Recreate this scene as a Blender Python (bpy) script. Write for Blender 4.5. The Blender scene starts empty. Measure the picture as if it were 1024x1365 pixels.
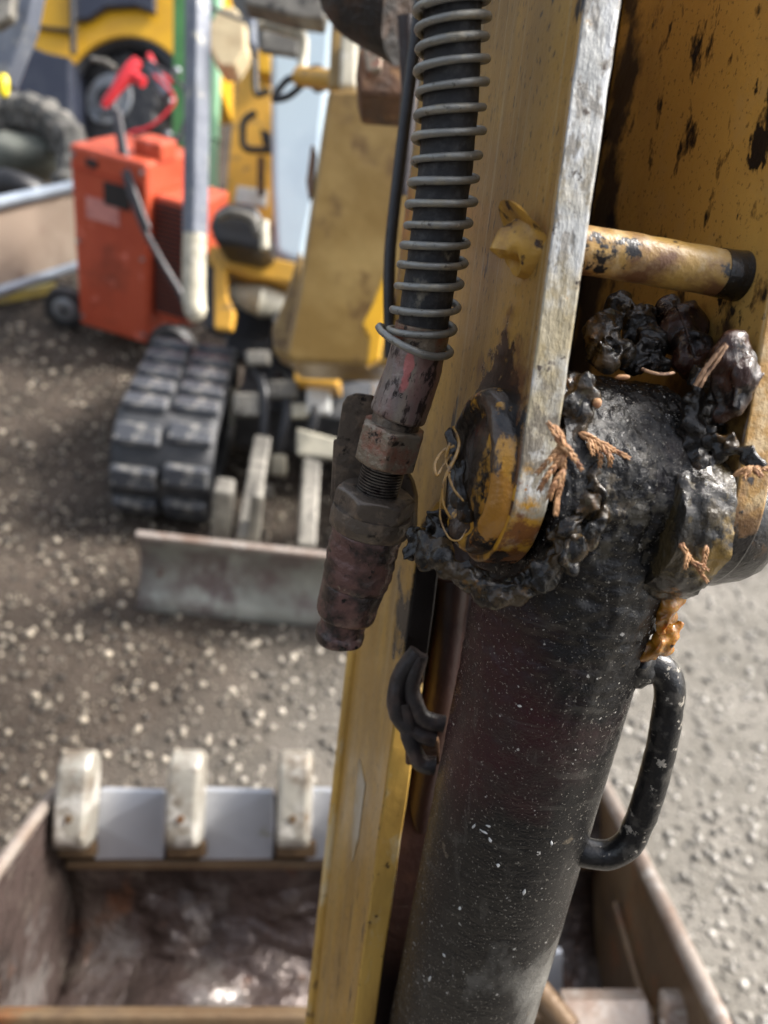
import bpy, bmesh, math, random
from mathutils import Vector, Matrix, noise
random.seed(7)
S = bpy.context.scene
COL = S.collection
R = math.radians

# ------------------------------------------------------------------ camera, sky, sun, exposure
H = 1.30
PITCH, ROLL = R(35), R(12)
F = Vector((0, math.cos(PITCH), -math.sin(PITCH)))
_R0 = Vector((1, 0, 0)); _U0 = Vector((0, math.sin(PITCH), math.cos(PITCH)))
RT = _R0*math.cos(ROLL) + _U0*math.sin(ROLL)
UP = _U0*math.cos(ROLL) - _R0*math.sin(ROLL)
EYE = Vector((0, 0, H))
FP = 1025.0
cd = bpy.data.cameras.new('camera'); cam = bpy.data.objects.new('camera', cd); COL.objects.link(cam)
cam.matrix_world = Matrix(((RT.x, UP.x, -F.x, 0), (RT.y, UP.y, -F.y, 0), (RT.z, UP.z, -F.z, H), (0, 0, 0, 1)))
cd.sensor_fit = 'VERTICAL'; cd.sensor_height = 36; cd.sensor_width = 27; cd.lens = FP/1365*36
cd.clip_start = 0.02; cd.clip_end = 500
cd.dof.use_dof = True; cd.dof.focus_distance = 0.285; cd.dof.aperture_fstop = 7.6
S.camera = cam
w = bpy.data.worlds.new('World'); S.world = w; w.use_nodes = True
nt = w.node_tree; bgn = nt.nodes['Background']
sky = nt.nodes.new('ShaderNodeTexSky'); sky.sky_type = 'NISHITA'; sky.sun_disc = False
SUN_EL, SUN_AZ = R(48), R(62)      # azimuth measured clockwise from +Y
sky.sun_elevation = SUN_EL; sky.sun_rotation = SUN_AZ; sky.dust_density = 5; sky.air_density = 1.0; sky.ozone_density = 0.6
hs_ = nt.nodes.new('ShaderNodeHueSaturation'); hs_.inputs['Saturation'].default_value = .5
nt.links.new(sky.outputs[0], hs_.inputs['Color']); nt.links.new(hs_.outputs[0], bgn.inputs[0]); bgn.inputs[1].default_value = 0.15
sd = bpy.data.lights.new('sun', 'SUN'); sd.energy = 2.7; sd.angle = R(14); sd.color = (1, .96, .9)
sun = bpy.data.objects.new('sun', sd); COL.objects.link(sun)
sdir = Vector((math.sin(SUN_AZ)*math.cos(SUN_EL), math.cos(SUN_AZ)*math.cos(SUN_EL), math.sin(SUN_EL)))
sun.rotation_euler = sdir.to_track_quat('Z', 'Y').to_euler()
S.view_settings.view_transform = 'Standard'; S.view_settings.look = 'None'
S.view_settings.gamma = 1; S.view_settings.use_curve_mapping = False
S.view_settings.exposure = 1.2

# ------------------------------------------------------------------ helpers: points
def P(px, py, z):
    """point seen at photo pixel px,py at depth z metres"""
    return EYE + RT*((px-512)/FP*z) + UP*((682.5-py)/FP*z) + F*z
def CV(x, y, z): return RT*x + UP*y + F*z
def G(px, py, h=0.0):
    d = P(px, py, 1) - EYE
    return EYE + d*((h-H)/d.z)
def HT(base, py):
    """height above base whose image row is py"""
    lo, hi = 0, 6
    for _ in range(50):
        m = (lo+hi)/2; q = base+Vector((0, 0, m))-EYE
        y = 682.5 - FP*q.dot(UP)/q.dot(F)
        if y > py: lo = m
        else: hi = m
    return lo
Zv = Vector((0, 0, 1))
def nz(p, s=1.0, o=0.0): return noise.noise(Vector((p.x*s+o, p.y*s+o*1.7, p.z*s-o)))
def fbm(p, s, o=0.0): return noise.fractal(Vector((p.x*s+o, p.y*s+o, p.z*s+o)), 0.9, 2.1, 4)

# ------------------------------------------------------------------ helpers: meshes
ROOT = {}
class MB:
    def __init__(s): s.v = []; s.f = []; s.m = []
    def add(s, vs, fs, mi=0):
        o = len(s.v); s.v += [Vector(q) for q in vs]
        s.f += [tuple(i+o for i in f) for f in fs]; s.m += [mi]*len(fs); return s
    def frame(s, c, ax, ay, az, mi=0):          # box: centre and half-axis vectors
        vs = [c+ax*i+ay*j+az*k for k in (-1, 1) for j in (-1, 1) for i in (-1, 1)]
        return s.add(vs, [(0,2,3,1),(4,5,7,6),(0,1,5,4),(2,6,7,3),(0,4,6,2),(1,3,7,5)], mi)
    def base(s, b0, b1, b2, h, mi=0):           # box on base corner b0 with neighbours b1, b2
        e1 = (b1-b0)/2; e2 = (b2-b0)/2
        return s.frame(b0+e1+e2+Zv*h/2, e1, e2, Zv*h/2, mi)
    def tube(s, pts, rad, seg=16, cap=True, mi=0, up=None, prof=None, disp=None):
        n = len(pts); rad = rad if isinstance(rad, (list, tuple)) else [rad]*n
        t0 = (pts[1]-pts[0]).normalized()
        a = (up or (Vector((0.3, 0.2, 1)) if abs(t0.z) < .9 else Vector((1, 0, 0)))); a = (a-t0*a.dot(t0)).normalized()
        vs = []
        for i, p in enumerate(pts):
            t = (pts[min(i+1, n-1)]-pts[max(i-1, 0)])
            t = t.normalized() if t.length > 1e-9 else t0
            a = (a-t*a.dot(t)).normalized(); b = t.cross(a)
            for k in range(seg):
                th = 2*math.pi*k/seg; r = rad[i]*(prof(th) if prof else 1)
                q = p+(a*math.cos(th)+b*math.sin(th))*r
                if disp: q = q+(q-p).normalized()*disp(q, i, th)
                vs.append(q)
        fs = [(i*seg+k, i*seg+(k+1) % seg, (i+1)*seg+(k+1) % seg, (i+1)*seg+k) for i in range(n-1) for k in range(seg)]
        if cap: fs += [tuple(range(seg))[::-1], tuple((n-1)*seg+k for k in range(seg))]
        return s.add(vs, fs, mi)
    def prism(s, pts, d, mi=0, side=None):      # polygon extruded by vector d
        n = len(pts); vs = list(pts)+[p+d for p in pts]
        s.add(vs, [tuple(range(n))[::-1], tuple(range(n, 2*n))], mi)
        o = len(s.v)-2*n
        s.f += [(o+i, o+(i+1) % n, o+n+(i+1) % n, o+n+i) for i in range(n)]
        s.m += [mi if side is None else (side(i) if callable(side) else side) for i in range(n)]
        return s
    def ball(s, c, r, sub=2, ax=None, amp=0, fs=30, mi=0):
        bm = bmesh.new(); bmesh.ops.create_icosphere(bm, subdivisions=sub, radius=1)
        X, Y, Zz = ax or (Vector((r, 0, 0)), Vector((0, r, 0)), Vector((0, 0, r)))
        vs = []
        for q in bm.verts:
            p = c+X*q.co.x+Y*q.co.y+Zz*q.co.z
            if amp: p = c+(p-c)*(1+amp*fbm(p, fs))
            vs.append(p)
        s.add(vs, [tuple(v.index for v in f.verts) for f in bm.faces], mi); bm.free(); return s
    def grid(s, rows, mi=0):
        n = len(rows[0]); vs = [q for r in rows for q in r]
        return s.add(vs, [(i*n+k, i*n+k+1, (i+1)*n+k+1, (i+1)*n+k) for i in range(len(rows)-1) for k in range(n-1)], mi)
    def build(s, name, mats, parent=None, smooth=False, bevel=0, seg=2, origin=None, solid=0):
        M = ROOT[parent.name] if parent else Matrix.Translation(origin or (sum(s.v, Vector())/len(s.v)))
        Mi = M.inverted()
        me = bpy.data.meshes.new(name); me.from_pydata([Mi@q for q in s.v], [], s.f)
        for m in (mats if isinstance(mats, (list, tuple)) else [mats]): me.materials.append(m)
        if any(s.m): me.polygons.foreach_set('material_index', s.m)
        bm = bmesh.new(); bm.from_mesh(me); bmesh.ops.recalc_face_normals(bm, faces=bm.faces); bm.to_mesh(me); bm.free()
        if smooth: me.polygons.foreach_set('use_smooth', [True]*len(me.polygons))
        o = bpy.data.objects.new(name, me); COL.objects.link(o)
        if parent: o.parent = parent
        else: o.matrix_world = M
        ROOT[o.name] = M
        if solid:
            q = o.modifiers.new('s', 'SOLIDIFY'); q.thickness = solid; q.offset = 0
        if bevel:
            q = o.modifiers.new('b', 'BEVEL'); q.width = bevel; q.segments = seg; q.limit_method = 'ANGLE'; q.angle_limit = R(35)
        if smooth:
            try: me.set_sharp_from_angle(angle=R(50))
            except Exception: pass
        return o
def tag(o, label=None, cat=None, group=None, kind=None):
    if label: o['label'] = label
    if cat: o['category'] = cat
    if group: o['group'] = group
    if kind: o['kind'] = kind
    return o
def thing(name, label, cat, M, group=None):
    o = bpy.data.objects.new(name, None); COL.objects.link(o); o.empty_display_size = .05
    if isinstance(M, Vector): M = Matrix.Translation(M)
    o.matrix_world = M; ROOT[o.name] = M.copy(); return tag(o, label, cat, group)
def inst(me, name, parent, mw):
    o = bpy.data.objects.new(name, me); COL.objects.link(o); o.parent = parent
    o.matrix_basis = ROOT[parent.name].inverted()@mw; ROOT[o.name] = ROOT[parent.name]; return o
def spline(pts, n):
    out = []; m = len(pts)
    for i in range(n):
        u = i/(n-1)*(m-1); k = min(int(u), m-2); f = u-k
        p0 = pts[max(k-1, 0)]; p1 = pts[k]; p2 = pts[k+1]; p3 = pts[min(k+2, m-1)]
        out.append(.5*((2*p1)+(p2-p0)*f+(2*p0-5*p1+4*p2-p3)*f*f+(3*p1-p0-3*p2+p3)*f**3))
    return out
def lerp(a, b, t): return a+(b-a)*t
def interp(x, xs, ys):
    if x <= xs[0]: return ys[0]
    for i in range(len(xs)-1):
        if x <= xs[i+1]: return lerp(ys[i], ys[i+1], (x-xs[i])/(xs[i+1]-xs[i]))
    return ys[-1]

# ------------------------------------------------------------------ helpers: materials
def mat(name, base, rough=.5, metal=0.0, layers=(), bump=(), spec=.5, coat=0, sss=0, trans=0, rv=0.0, rs=60, cr=.12):
    """layers: dict(c, s scale, lo, hi, st stretch, det, r rough, near=(point, radius, gain), k)"""
    m = bpy.data.materials.new(name); m.use_nodes = True; N = m.node_tree; b = N.nodes['Principled BSDF']
    L = N.links.new; new = N.nodes.new
    tc = new('ShaderNodeTexCoord').outputs['Object']
    b.inputs['Metallic'].default_value = metal; b.inputs['Specular IOR Level'].default_value = spec
    b.inputs['Coat Weight'].default_value = coat; b.inputs['Coat Roughness'].default_value = cr
    if sss: b.inputs['Subsurface Weight'].default_value = sss; b.inputs['Subsurface Scale'].default_value = .004
    if trans: b.inputs['Transmission Weight'].default_value = trans
    def math_(op, a, c=None, clamp=False):
        n = new('ShaderNodeMath'); n.operation = op; n.use_clamp = clamp
        for i, q in enumerate((a, c)):
            if q is None: continue
            if isinstance(q, (int, float)): n.inputs[i].default_value = q
            else: L(q, n.inputs[i])
        return n.outputs[0]
    def nse(s, st, det, ty='noise', off=0):
        mp = new('ShaderNodeMapping'); L(tc, mp.inputs[0]); mp.inputs['Scale'].default_value = st; mp.inputs['Location'].default_value = (off, off*.7, -off)
        if ty == 'vor':
            n = new('ShaderNodeTexVoronoi'); n.inputs['Scale'].default_value = s; L(mp.outputs[0], n.inputs['Vector']); return n.outputs['Distance']
        n = new('ShaderNodeTexNoise'); n.inputs['Scale'].default_value = s; n.inputs['Detail'].default_value = det
        n.inputs['Roughness'].default_value = .62; L(mp.outputs[0], n.inputs['Vector']); return n.outputs['Fac']
    rgb = new('ShaderNodeRGB'); rgb.outputs[0].default_value = (*base, 1); c = rgb.outputs[0]
    ro = math_('ADD', rough, 0)
    if rv:
        q = nse(rs, (1, 1, 1), 4, off=3.3); ro = math_('ADD', ro, math_('MULTIPLY', math_('SUBTRACT', q, .5), rv*2), True)
    for i, l in enumerate(layers):
        v = nse(l.get('s', 30), l.get('st', (1, 1, 1)), l.get('det', 5), l.get('ty', 'noise'), i*1.37+l.get('off', 0))
        if 'near' in l:
            pt, rad, gain = l['near'][:3]; sc = l['near'][3] if len(l['near']) > 3 else (1, 1, 1)
            vm = new('ShaderNodeVectorMath'); vm.operation = 'SUBTRACT'; L(tc, vm.inputs[0]); vm.inputs[1].default_value = pt
            v2 = new('ShaderNodeVectorMath'); v2.operation = 'MULTIPLY'; L(vm.outputs[0], v2.inputs[0]); v2.inputs[1].default_value = sc
            v3 = new('ShaderNodeVectorMath'); v3.operation = 'LENGTH'; L(v2.outputs[0], v3.inputs[0])
            mr = new('ShaderNodeMapRange'); L(v3.outputs['Value'], mr.inputs[0]); mr.inputs[1].default_value = 0; mr.inputs[2].default_value = rad
            mr.inputs[3].default_value = 1; mr.inputs[4].default_value = 0
            v = math_('ADD', v, math_('MULTIPLY', mr.outputs[0], gain))
        mr = new('ShaderNodeMapRange'); L(v, mr.inputs[0]); mr.inputs[1].default_value = l['lo']; mr.inputs[2].default_value = l['hi']
        f = math_('MULTIPLY', mr.outputs[0], l.get('k', 1.0), True)
        mx = new('ShaderNodeMix'); mx.data_type = 'RGBA'; L(f, mx.inputs[0]); L(c, mx.inputs[6]); mx.inputs[7].default_value = (*l['c'], 1); c = mx.outputs[2]
        if 'r' in l:
            m2 = new('ShaderNodeMix'); L(f, m2.inputs[0]); L(ro, m2.inputs[2]); m2.inputs[3].default_value = l['r']; ro = m2.outputs[0]
    L(c, b.inputs['Base Color']); L(ro, b.inputs['Roughness'])
    nr = None
    for (s, dist, st, ty) in bump:
        bn = new('ShaderNodeBump'); bn.inputs['Distance'].default_value = dist; bn.inputs['Strength'].default_value = 1
        L(nse(s, st, 5, ty, s*.01), bn.inputs['Height'])
        if nr: L(nr, bn.inputs['Normal'])
        nr = bn.outputs[0]
    if nr: L(nr, b.inputs['Normal'])
    return m
I1 = (1, 1, 1)

M = {}
# boom plates: local axes x = pin axis, y = away, z = along the arm
M['ochre'] = mat('worn_ochre_paint', (.42, .235, .045), .40, 0, [
    dict(c=(.23, .135, .04), s=14, lo=.42, hi=.62, st=(1, 1, .22), k=.75),
    dict(c=(.50, .29, .05), s=24, lo=.52, hi=.62, st=(1, 1, .3), k=.6),
    dict(c=(.30, .235, .13), s=11, lo=.54, hi=.68, st=(1, 1, .10), k=.5, r=.25),
    dict(c=(.05, .03, .015), s=520, lo=.60, hi=.66, st=(1, 1, .5), det=3, k=.8),
    dict(c=(.015, .011, .01), s=75, lo=.635, hi=.67, st=(1, 1, .32), det=4),
    dict(c=(.02, .014, .012), s=30, lo=.65, hi=.68, st=(1, 2.6, .16), det=6, k=.9),
    dict(c=(.46, .38, .24), s=110, lo=.62, hi=.68, st=(1, 2.5, .04), det=2, k=.35),
    dict(c=(.10, .038, .012), s=60, lo=.74, hi=.92, near=((0, .0, -.005), .085, .62), k=.95, r=.3),
    dict(c=(.010, .008, .007), s=45, lo=.82, hi=.88, near=((0, .004, .012), .062, .62), r=.2),
    dict(c=(.58, .29, .02), s=110, lo=.93, hi=.97, near=((0, -.012, -.015), .04, .66), k=.9),
    dict(c=(.010, .008, .007), s=25, lo=.80, hi=.86, near=((0, .09, -.075), .06, .55), r=.25),
], bump=[(35, .0006, (1, 1, .3), 'noise'), (600, .00018, I1, 'noise')], coat=.15, rv=.2)
M['ochre_in'] = mat('inner_ochre_paint', (.56, .36, .095), .36, 0, [
    dict(c=(.36, .22, .065), s=16, lo=.42, hi=.62, st=(1, 1, .5), k=.8),
    dict(c=(.52, .36, .14), s=40, lo=.56, hi=.66, k=.5),
    dict(c=(.06, .035, .015), s=420, lo=.60, hi=.66, det=3, k=.6),
    dict(c=(.05, .025, .012), s=60, lo=.59, hi=.63, st=(1, 1.2, .7), det=8, k=.7),
    dict(c=(.012, .010, .010), s=60, lo=.635, hi=.665, st=(1, 1.2, .7), det=8, off=-1.37),
    dict(c=(.012, .010, .010), s=60, lo=.71, hi=.75, st=(1, 1.5, .8), near=((.079, -.008, .12), .11, .24, (1, 6, .7)), det=9),
    dict(c=(.06, .03, .012), s=40, lo=.76, hi=.95, near=((.079, .0, -.0), .10, .65), k=.9, r=.3),
    dict(c=(.010, .008, .008), s=50, lo=.85, hi=.93, near=((.079, .005, -.005), .07, .72), r=.15),
    dict(c=(.012, .009, .009), s=30, lo=.85, hi=1.0, near=((.079, .105, .1), .036, .75, (1, 1, .12)), k=.9),  # painted shadow band along the rear inner corner by the web
], bump=[(40, .0005, I1, 'noise'), (500, .0002, I1, 'noise')], coat=.2, rv=.2)
M['edge'] = mat('bare_worn_steel_edge', (.36, .365, .355), .40, .15, [
    dict(c=(.52, .535, .545), s=110, lo=.48, hi=.62, st=(1, 1, .35)),
    dict(c=(.20, .19, .17), s=240, lo=.53, hi=.60, st=(1, 1, .4)),
    dict(c=(.30, .24, .12), s=60, lo=.66, hi=.9, near=((.01, -.024, .03), .12, .4), k=.8),
    dict(c=(.05, .035, .025), s=130, lo=.61, hi=.65),
    dict(c=(.40, .17, .03), s=80, lo=.65, hi=.68),
    dict(c=(.14, .12, .09), s=150, lo=.86, hi=.95, near=((.011, -.024, .015), .05, .45), k=.9),
    dict(c=(.46, .24, .025), s=140, lo=.66, hi=.86, near=((.011, -.01, -.04), .055, .62)),
    dict(c=(.16, .05, .012), s=120, lo=.84, hi=.93, near=((.011, -.01, -.035), .055, .62), k=.9),
    dict(c=(.012, .009, .008), s=90, lo=.87, hi=.93, near=((.014, -.0, -.045), .055, .62), k=.95, r=.2),
], bump=[(260, .0008, (1, 1, .35), 'noise'), (60, .0008, I1, 'noise')])
M['ochre_lug'] = mat('grimy_lug_edge_paint', (.36, .20, .045), .36, 0, [
    dict(c=(.50, .40, .24), s=90, lo=.50, hi=.62, k=.6), dict(c=(.10, .045, .02), s=70, lo=.72, hi=.92, near=((.085, -.01, -.02), .08, .5), k=.8),
    dict(c=(.012, .010, .009), s=70, lo=.80, hi=.88, near=((.082, -.01, -.035), .07, .6), r=.15), dict(c=(.02, .015, .012), s=150, lo=.60, hi=.65)],
    bump=[(200, .0009, I1, 'noise')], coat=.2)
M['dark_web'] = mat('greasy_maroon_with_shade', (.028, .014, .012), .38, 0, [  # maroon grease, darkened with the painted shade of the channel between the plates
    dict(c=(.06, .03, .02), s=30, lo=.5, hi=.75), dict(c=(.12, .10, .08), s=400, lo=.66, hi=.72, k=.6)], bump=[(120, .0008, I1, 'noise')])
M['yellow'] = mat('bright_yellow_paint', (.62, .38, .085), .4, 0, [
    dict(c=(.38, .22, .05), s=30, lo=.44, hi=.62, st=(1, 1, .3)), dict(c=(.60, .52, .34), s=60, lo=.54, hi=.64, st=(1, 1, .4), k=.7),
    dict(c=(.06, .03, .015), s=70, lo=.60, hi=.64), dict(c=(.012, .009, .008), s=25, lo=.74, hi=.80, near=((.01, .085, -.075), .075, .5), r=.25)], bump=[(90, .0005, I1, 'noise')])
M['rodpaint'] = mat('chipped_yellow_paint', (.40, .245, .065), .42, 0, [
    dict(c=(.46, .34, .18), s=120, lo=.5, hi=.62, k=.7), dict(c=(.15, .07, .03), s=50, lo=.46, hi=.60),
    dict(c=(.012, .010, .010), s=95, lo=.575, hi=.61, det=6, r=.3)], bump=[(160, .0007, I1, 'noise')])
M['oil_thick'] = mat('thick_black_grease', (.008, .007, .0065), .12, 0, [
    dict(c=(.020, .015, .010), s=180, lo=.50, hi=.62, k=.7), dict(c=(.08, .04, .012), s=90, lo=.62, hi=.70, k=.5),
    dict(c=(.22, .20, .17), s=800, lo=.66, hi=.70, k=.6)],
    bump=[(900, .0003, I1, 'noise'), (240, .0008, I1, 'noise')], coat=.25, spec=.35, cr=.05)
M['oil_brown'] = mat('old_brown_grease', (.040, .015, .009), .2, 0, [
    dict(c=(.009, .007, .007), s=80, lo=.45, hi=.58), dict(c=(.12, .085, .055), s=300, lo=.60, hi=.68)],
    bump=[(600, .0006, (1, 1, .4), 'noise'), (180, .0012, (1.6, 1, .5), 'noise')], coat=.25, spec=.35, cr=.05)
M['oil_grey'] = mat('smeared_olive_grease', (.042, .027, .012), .12, 0, [
    dict(c=(.009, .008, .007), s=110, lo=.44, hi=.53), dict(c=(.16, .075, .012), s=110, lo=.60, hi=.68, k=.8), dict(c=(.12, .11, .07), s=260, lo=.60, hi=.68, k=.5)],
    bump=[(900, .0003, I1, 'noise'), (240, .0008, I1, 'noise')], coat=.25, spec=.35, cr=.05)
M['amber'] = mat('amber_grease', (.46, .20, .018), .16, 0, [
    dict(c=(.14, .06, .012), s=90, lo=.5, hi=.66), dict(c=(.02, .014, .01), s=140, lo=.62, hi=.68)],
    bump=[(260, .0008, I1, 'noise')], coat=.9, cr=.05, sss=.3)
M['rubber'] = mat('dusty_black_hose_rubber', (.022, .023, .026), .6, 0, [
    dict(c=(.10, .10, .10), s=240, lo=.5, hi=.68, k=.6), dict(c=(.30, .27, .20), s=55, lo=.66, hi=.74, near=((-.01, -.005, .04), .03, .14), k=.8),
    dict(c=(.4, .38, .34), s=700, lo=.71, hi=.75, k=.8)], bump=[(500, .0004, I1, 'noise')])
M['spring'] = mat('dull_spring_wire', (.27, .27, .25), .42, .55, [
    dict(c=(.36, .33, .26), s=140, lo=.5, hi=.66), dict(c=(.08, .07, .06), s=300, lo=.60, hi=.68), dict(c=(.55, .53, .47), s=450, lo=.68, hi=.73)], bump=[(500, .0004, I1, 'noise')])
M['ferrule'] = mat('scuffed_red_painted_ferrule', (.24, .20, .185), .36, .35, [
    dict(c=(.27, .165, .15), s=70, lo=.48, hi=.62, st=(1, 1, .3)), dict(c=(.34, .30, .24), s=90, lo=.54, hi=.68, st=(1, 1, .3)),
    dict(c=(.05, .035, .033), s=260, lo=.54, hi=.60, st=(1, 1, .4)), dict(c=(.5, .46, .44), s=380, lo=.70, hi=.74),
    dict(c=(.60, .20, .19), s=60, lo=.92, hi=1.0, near=((-.0025, -.011, .0135), .0125, .75, (2.6, 1, .75)), k=.85)], bump=[(400, .0004, I1, 'noise')])
M['nut'] = mat('rusty_steel_nut', (.26, .215, .16), .38, .5, [
    dict(c=(.28, .125, .085), s=80, lo=.47, hi=.6), dict(c=(.04, .03, .025), s=230, lo=.56, hi=.64), dict(c=(.42, .38, .30), s=120, lo=.62, hi=.72)], bump=[(350, .0006, I1, 'noise')])
M['plug'] = mat('oily_dark_red_coupling', (.15, .08, .07), .26, .25, [
    dict(c=(.03, .022, .02), s=70, lo=.45, hi=.6), dict(c=(.23, .14, .115), s=50, lo=.58, hi=.72), dict(c=(.008, .007, .007), s=170, lo=.60, hi=.66),
    dict(c=(.25, .19, .14), s=260, lo=.68, hi=.74)], bump=[(130, .0012, I1, 'noise'), (420, .0005, I1, 'noise')], coat=.25)
M['bracket'] = mat('grimy_bracket_steel', (.12, .098, .078), .38, .4, [
    dict(c=(.20, .155, .115), s=140, lo=.5, hi=.62), dict(c=(.012, .010, .009), s=120, lo=.57, hi=.65), dict(c=(.35, .30, .22), s=300, lo=.70, hi=.76)], bump=[(200, .0008, I1, 'noise')], coat=.15)
M['thread'] = mat('oily_steel_thread', (.17, .15, .13), .28, .7, [dict(c=(.04, .03, .03), s=300, lo=.5, hi=.65)])
M['sprig'] = mat('dry_brown_conifer_sprig', (.40, .215, .095), .6, 0, [dict(c=(.22, .09, .04), s=300, lo=.45, hi=.65), dict(c=(.55, .34, .18), s=500, lo=.6, hi=.7)])
M['bark'] = mat('split_twig_bark', (.36, .22, .13), .6, 0, [dict(c=(.10, .05, .03), s=500, lo=.5, hi=.6, st=(1, 1, .3))])
M['strand'] = mat('amber_grease_strand', (.30, .17, .04), .1, 0, [dict(c=(.12, .07, .03), s=300, lo=.5, hi=.62)], coat=.5)
# background
def simple(n, c, r=.5, me=0, c2=None, s=12, c3=None, bump=.002, bs=30):
    ly = []
    if c2: ly.append(dict(c=c2, s=s, lo=.45, hi=.65))
    if c3: ly.append(dict(c=c3, s=s*2.3, lo=.56, hi=.66))
    return mat(n, c, r, me, ly, bump=[(bs, bump, I1, 'noise')] if bump else ())
M['red'] = mat('orange_red_enamel', (.50, .085, .038), .38, 0, [dict(c=(.42, .062, .028), s=6, lo=.45, hi=.7),
    dict(c=(.10, .03, .02), s=9, lo=.80, hi=1.1, near=((.11, -.02, .26), .22, .55), k=.9), dict(c=(.72, .20, .14), s=20, lo=.62, hi=.7)])
M['red_dark'] = simple('faded_red_enamel', (.42, .05, .02), .4, 0, (.2, .03, .015))
M['blk'] = simple('black_plastic', (.018, .018, .02), .4)
M['tyre'] = simple('black_tyre_rubber', (.022, .022, .024), .5, 0, (.06, .058, .055), 20)
M['rim'] = simple('grey_wheel_rim', (.28, .30, .32), .35, .5, (.22, .22, .22), 20)
M['bgrey'] = simple('blue_grey_tube_paint', (.12, .135, .17), .4, .1, (.19, .21, .245), 10, (.36, .35, .30))
M['cream'] = simple('weathered_cream_paint', (.52, .48, .37), .5, 0, (.30, .28, .22), 14, (.62, .58, .48))
M['green'] = simple('green_post_paint', (.09, .27, .08), .4, 0, (.06, .18, .06), 6)
M['mint'] = simple('pale_green_pipe', (.30, .55, .33), .35, 0, (.22, .45, .27), 6)
M['skyblue'] = simple('pale_blue_panel', (.42, .52, .58), .4, 0, (.37, .46, .53), 4, (.48, .57, .62), bump=0)
M['loader'] = simple('loader_yellow', (.70, .38, .02), .3, 0, (.6, .32, .02), 5, bump=0)
M['navy'] = simple('navy_black_panel', (.022, .026, .042), .35, 0, (.035, .04, .055), 8)
M['myel'] = simple('digger_yellow', (.64, .34, .045), .4, 0, (.5, .28, .04), 8, (.30, .18, .06))
M['boomochre'] = simple('faded_ochre_boom_paint', (.25, .155, .045), .3, 0, (.37, .25, .09), 6, (.17, .10, .035), bump=.001)
M['rust'] = simple('rusty_casting', (.14, .065, .028), .6, 0, (.05, .03, .02), 20, (.25, .13, .05), bump=.004, bs=60)
M['trk'] = simple('dusty_track_rubber', (.05, .054, .064), .42, 0, (.11, .115, .125), 13, (.24, .23, .21), bump=.004, bs=60)
M['trkdark'] = simple('track_belt_rubber', (.03, .032, .036), .5, 0, (.07, .07, .072), 16)
M['steel'] = simple('muddy_frame_steel', (.14, .13, .11), .5, .2, (.28, .26, .22), 12, (.05, .045, .04), bump=.003)
M['blade'] = mat('scraped_blade_steel', (.30, .30, .26), .45, .25, [dict(c=(.18, .14, .13), s=7, lo=.46, hi=.6), dict(c=(.42, .42, .37), s=9, lo=.56, hi=.68, st=(1, 1, .5)),
    dict(c=(.14, .07, .05), s=20, lo=.64, hi=.7)], bump=[(25, .004, I1, 'noise')])
M['plateface'] = mat('old_brown_blade_face', (.27, .21, .165), .4, .15, [dict(c=(.36, .29, .23), s=4, lo=.45, hi=.62, st=(1, 1, 1)), dict(c=(.20, .13, .11), s=6, lo=.6, hi=.72)])
M['bluesteel'] = simple('pale_blue_steel_edge', (.36, .42, .50), .3, .4, (.28, .33, .40), 6)
M['tooth'] = mat('worn_bucket_tooth', (.38, .355, .30), .38, .3, [dict(c=(.20, .165, .125), s=18, lo=.44, hi=.60), dict(c=(.56, .53, .47), s=26, lo=.50, hi=.62), dict(c=(.20, .13, .07), s=40, lo=.62, hi=.70, k=.7)], bump=[(60, .002, I1, 'noise')])
M['wear'] = mat('polished_wear_plate', (.50, .52, .56), .33, .45, [dict(c=(.42, .44, .48), s=9, lo=.45, hi=.7), dict(c=(.34, .33, .24), s=15, lo=.66, hi=.72)])
M['shell'] = mat('wet_muddy_bucket_steel', (.085, .062, .055), .22, .3, [dict(c=(.16, .13, .11), s=7, lo=.5, hi=.66), dict(c=(.045, .034, .03), s=5, lo=.5, hi=.62),
    dict(c=(.26, .23, .19), s=12, lo=.62, hi=.74), dict(c=(.20, .18, .17), s=6.0, lo=.50, hi=.60, r=.08, off=2), dict(c=(.20, .09, .045), s=9, lo=.58, hi=.66, k=.7)], bump=[(9, .030, I1, 'noise'), (40, .003, I1, 'noise')])
M['cheek'] = mat('rusty_bucket_cheek', (.135, .085, .045), .42, .25, [dict(c=(.20, .14, .08), s=6, lo=.5, hi=.68), dict(c=(.22, .085, .03), s=9, lo=.58, hi=.7), dict(c=(.06, .04, .03), s=8, lo=.55, hi=.7)], bump=[(30, .003, I1, 'noise')])
M['lipsteel'] = simple('brushed_bucket_rim', (.34, .29, .25), .35, .4, (.24, .17, .13), 20, (.46, .42, .38))
M['water'] = mat('muddy_puddle_water', (.09, .085, .06), .04, 0, [dict(c=(.14, .13, .10), s=9, lo=.5, hi=.65)], bump=[(10, .004, I1, 'noise')], coat=.3)
M['white'] = simple('white_plastic', (.6, .6, .58), .4, 0, (.45, .45, .42), 15)
M['jred'] = simple('red_clamp_plastic', (.62, .03, .04), .25)
M['cable'] = simple('grey_black_cable', (.05, .045, .05), .4)
M['wood'] = simple('sawn_cream_wood', (.62, .50, .30), .6, 0, (.5, .38, .22), 12)

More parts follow.
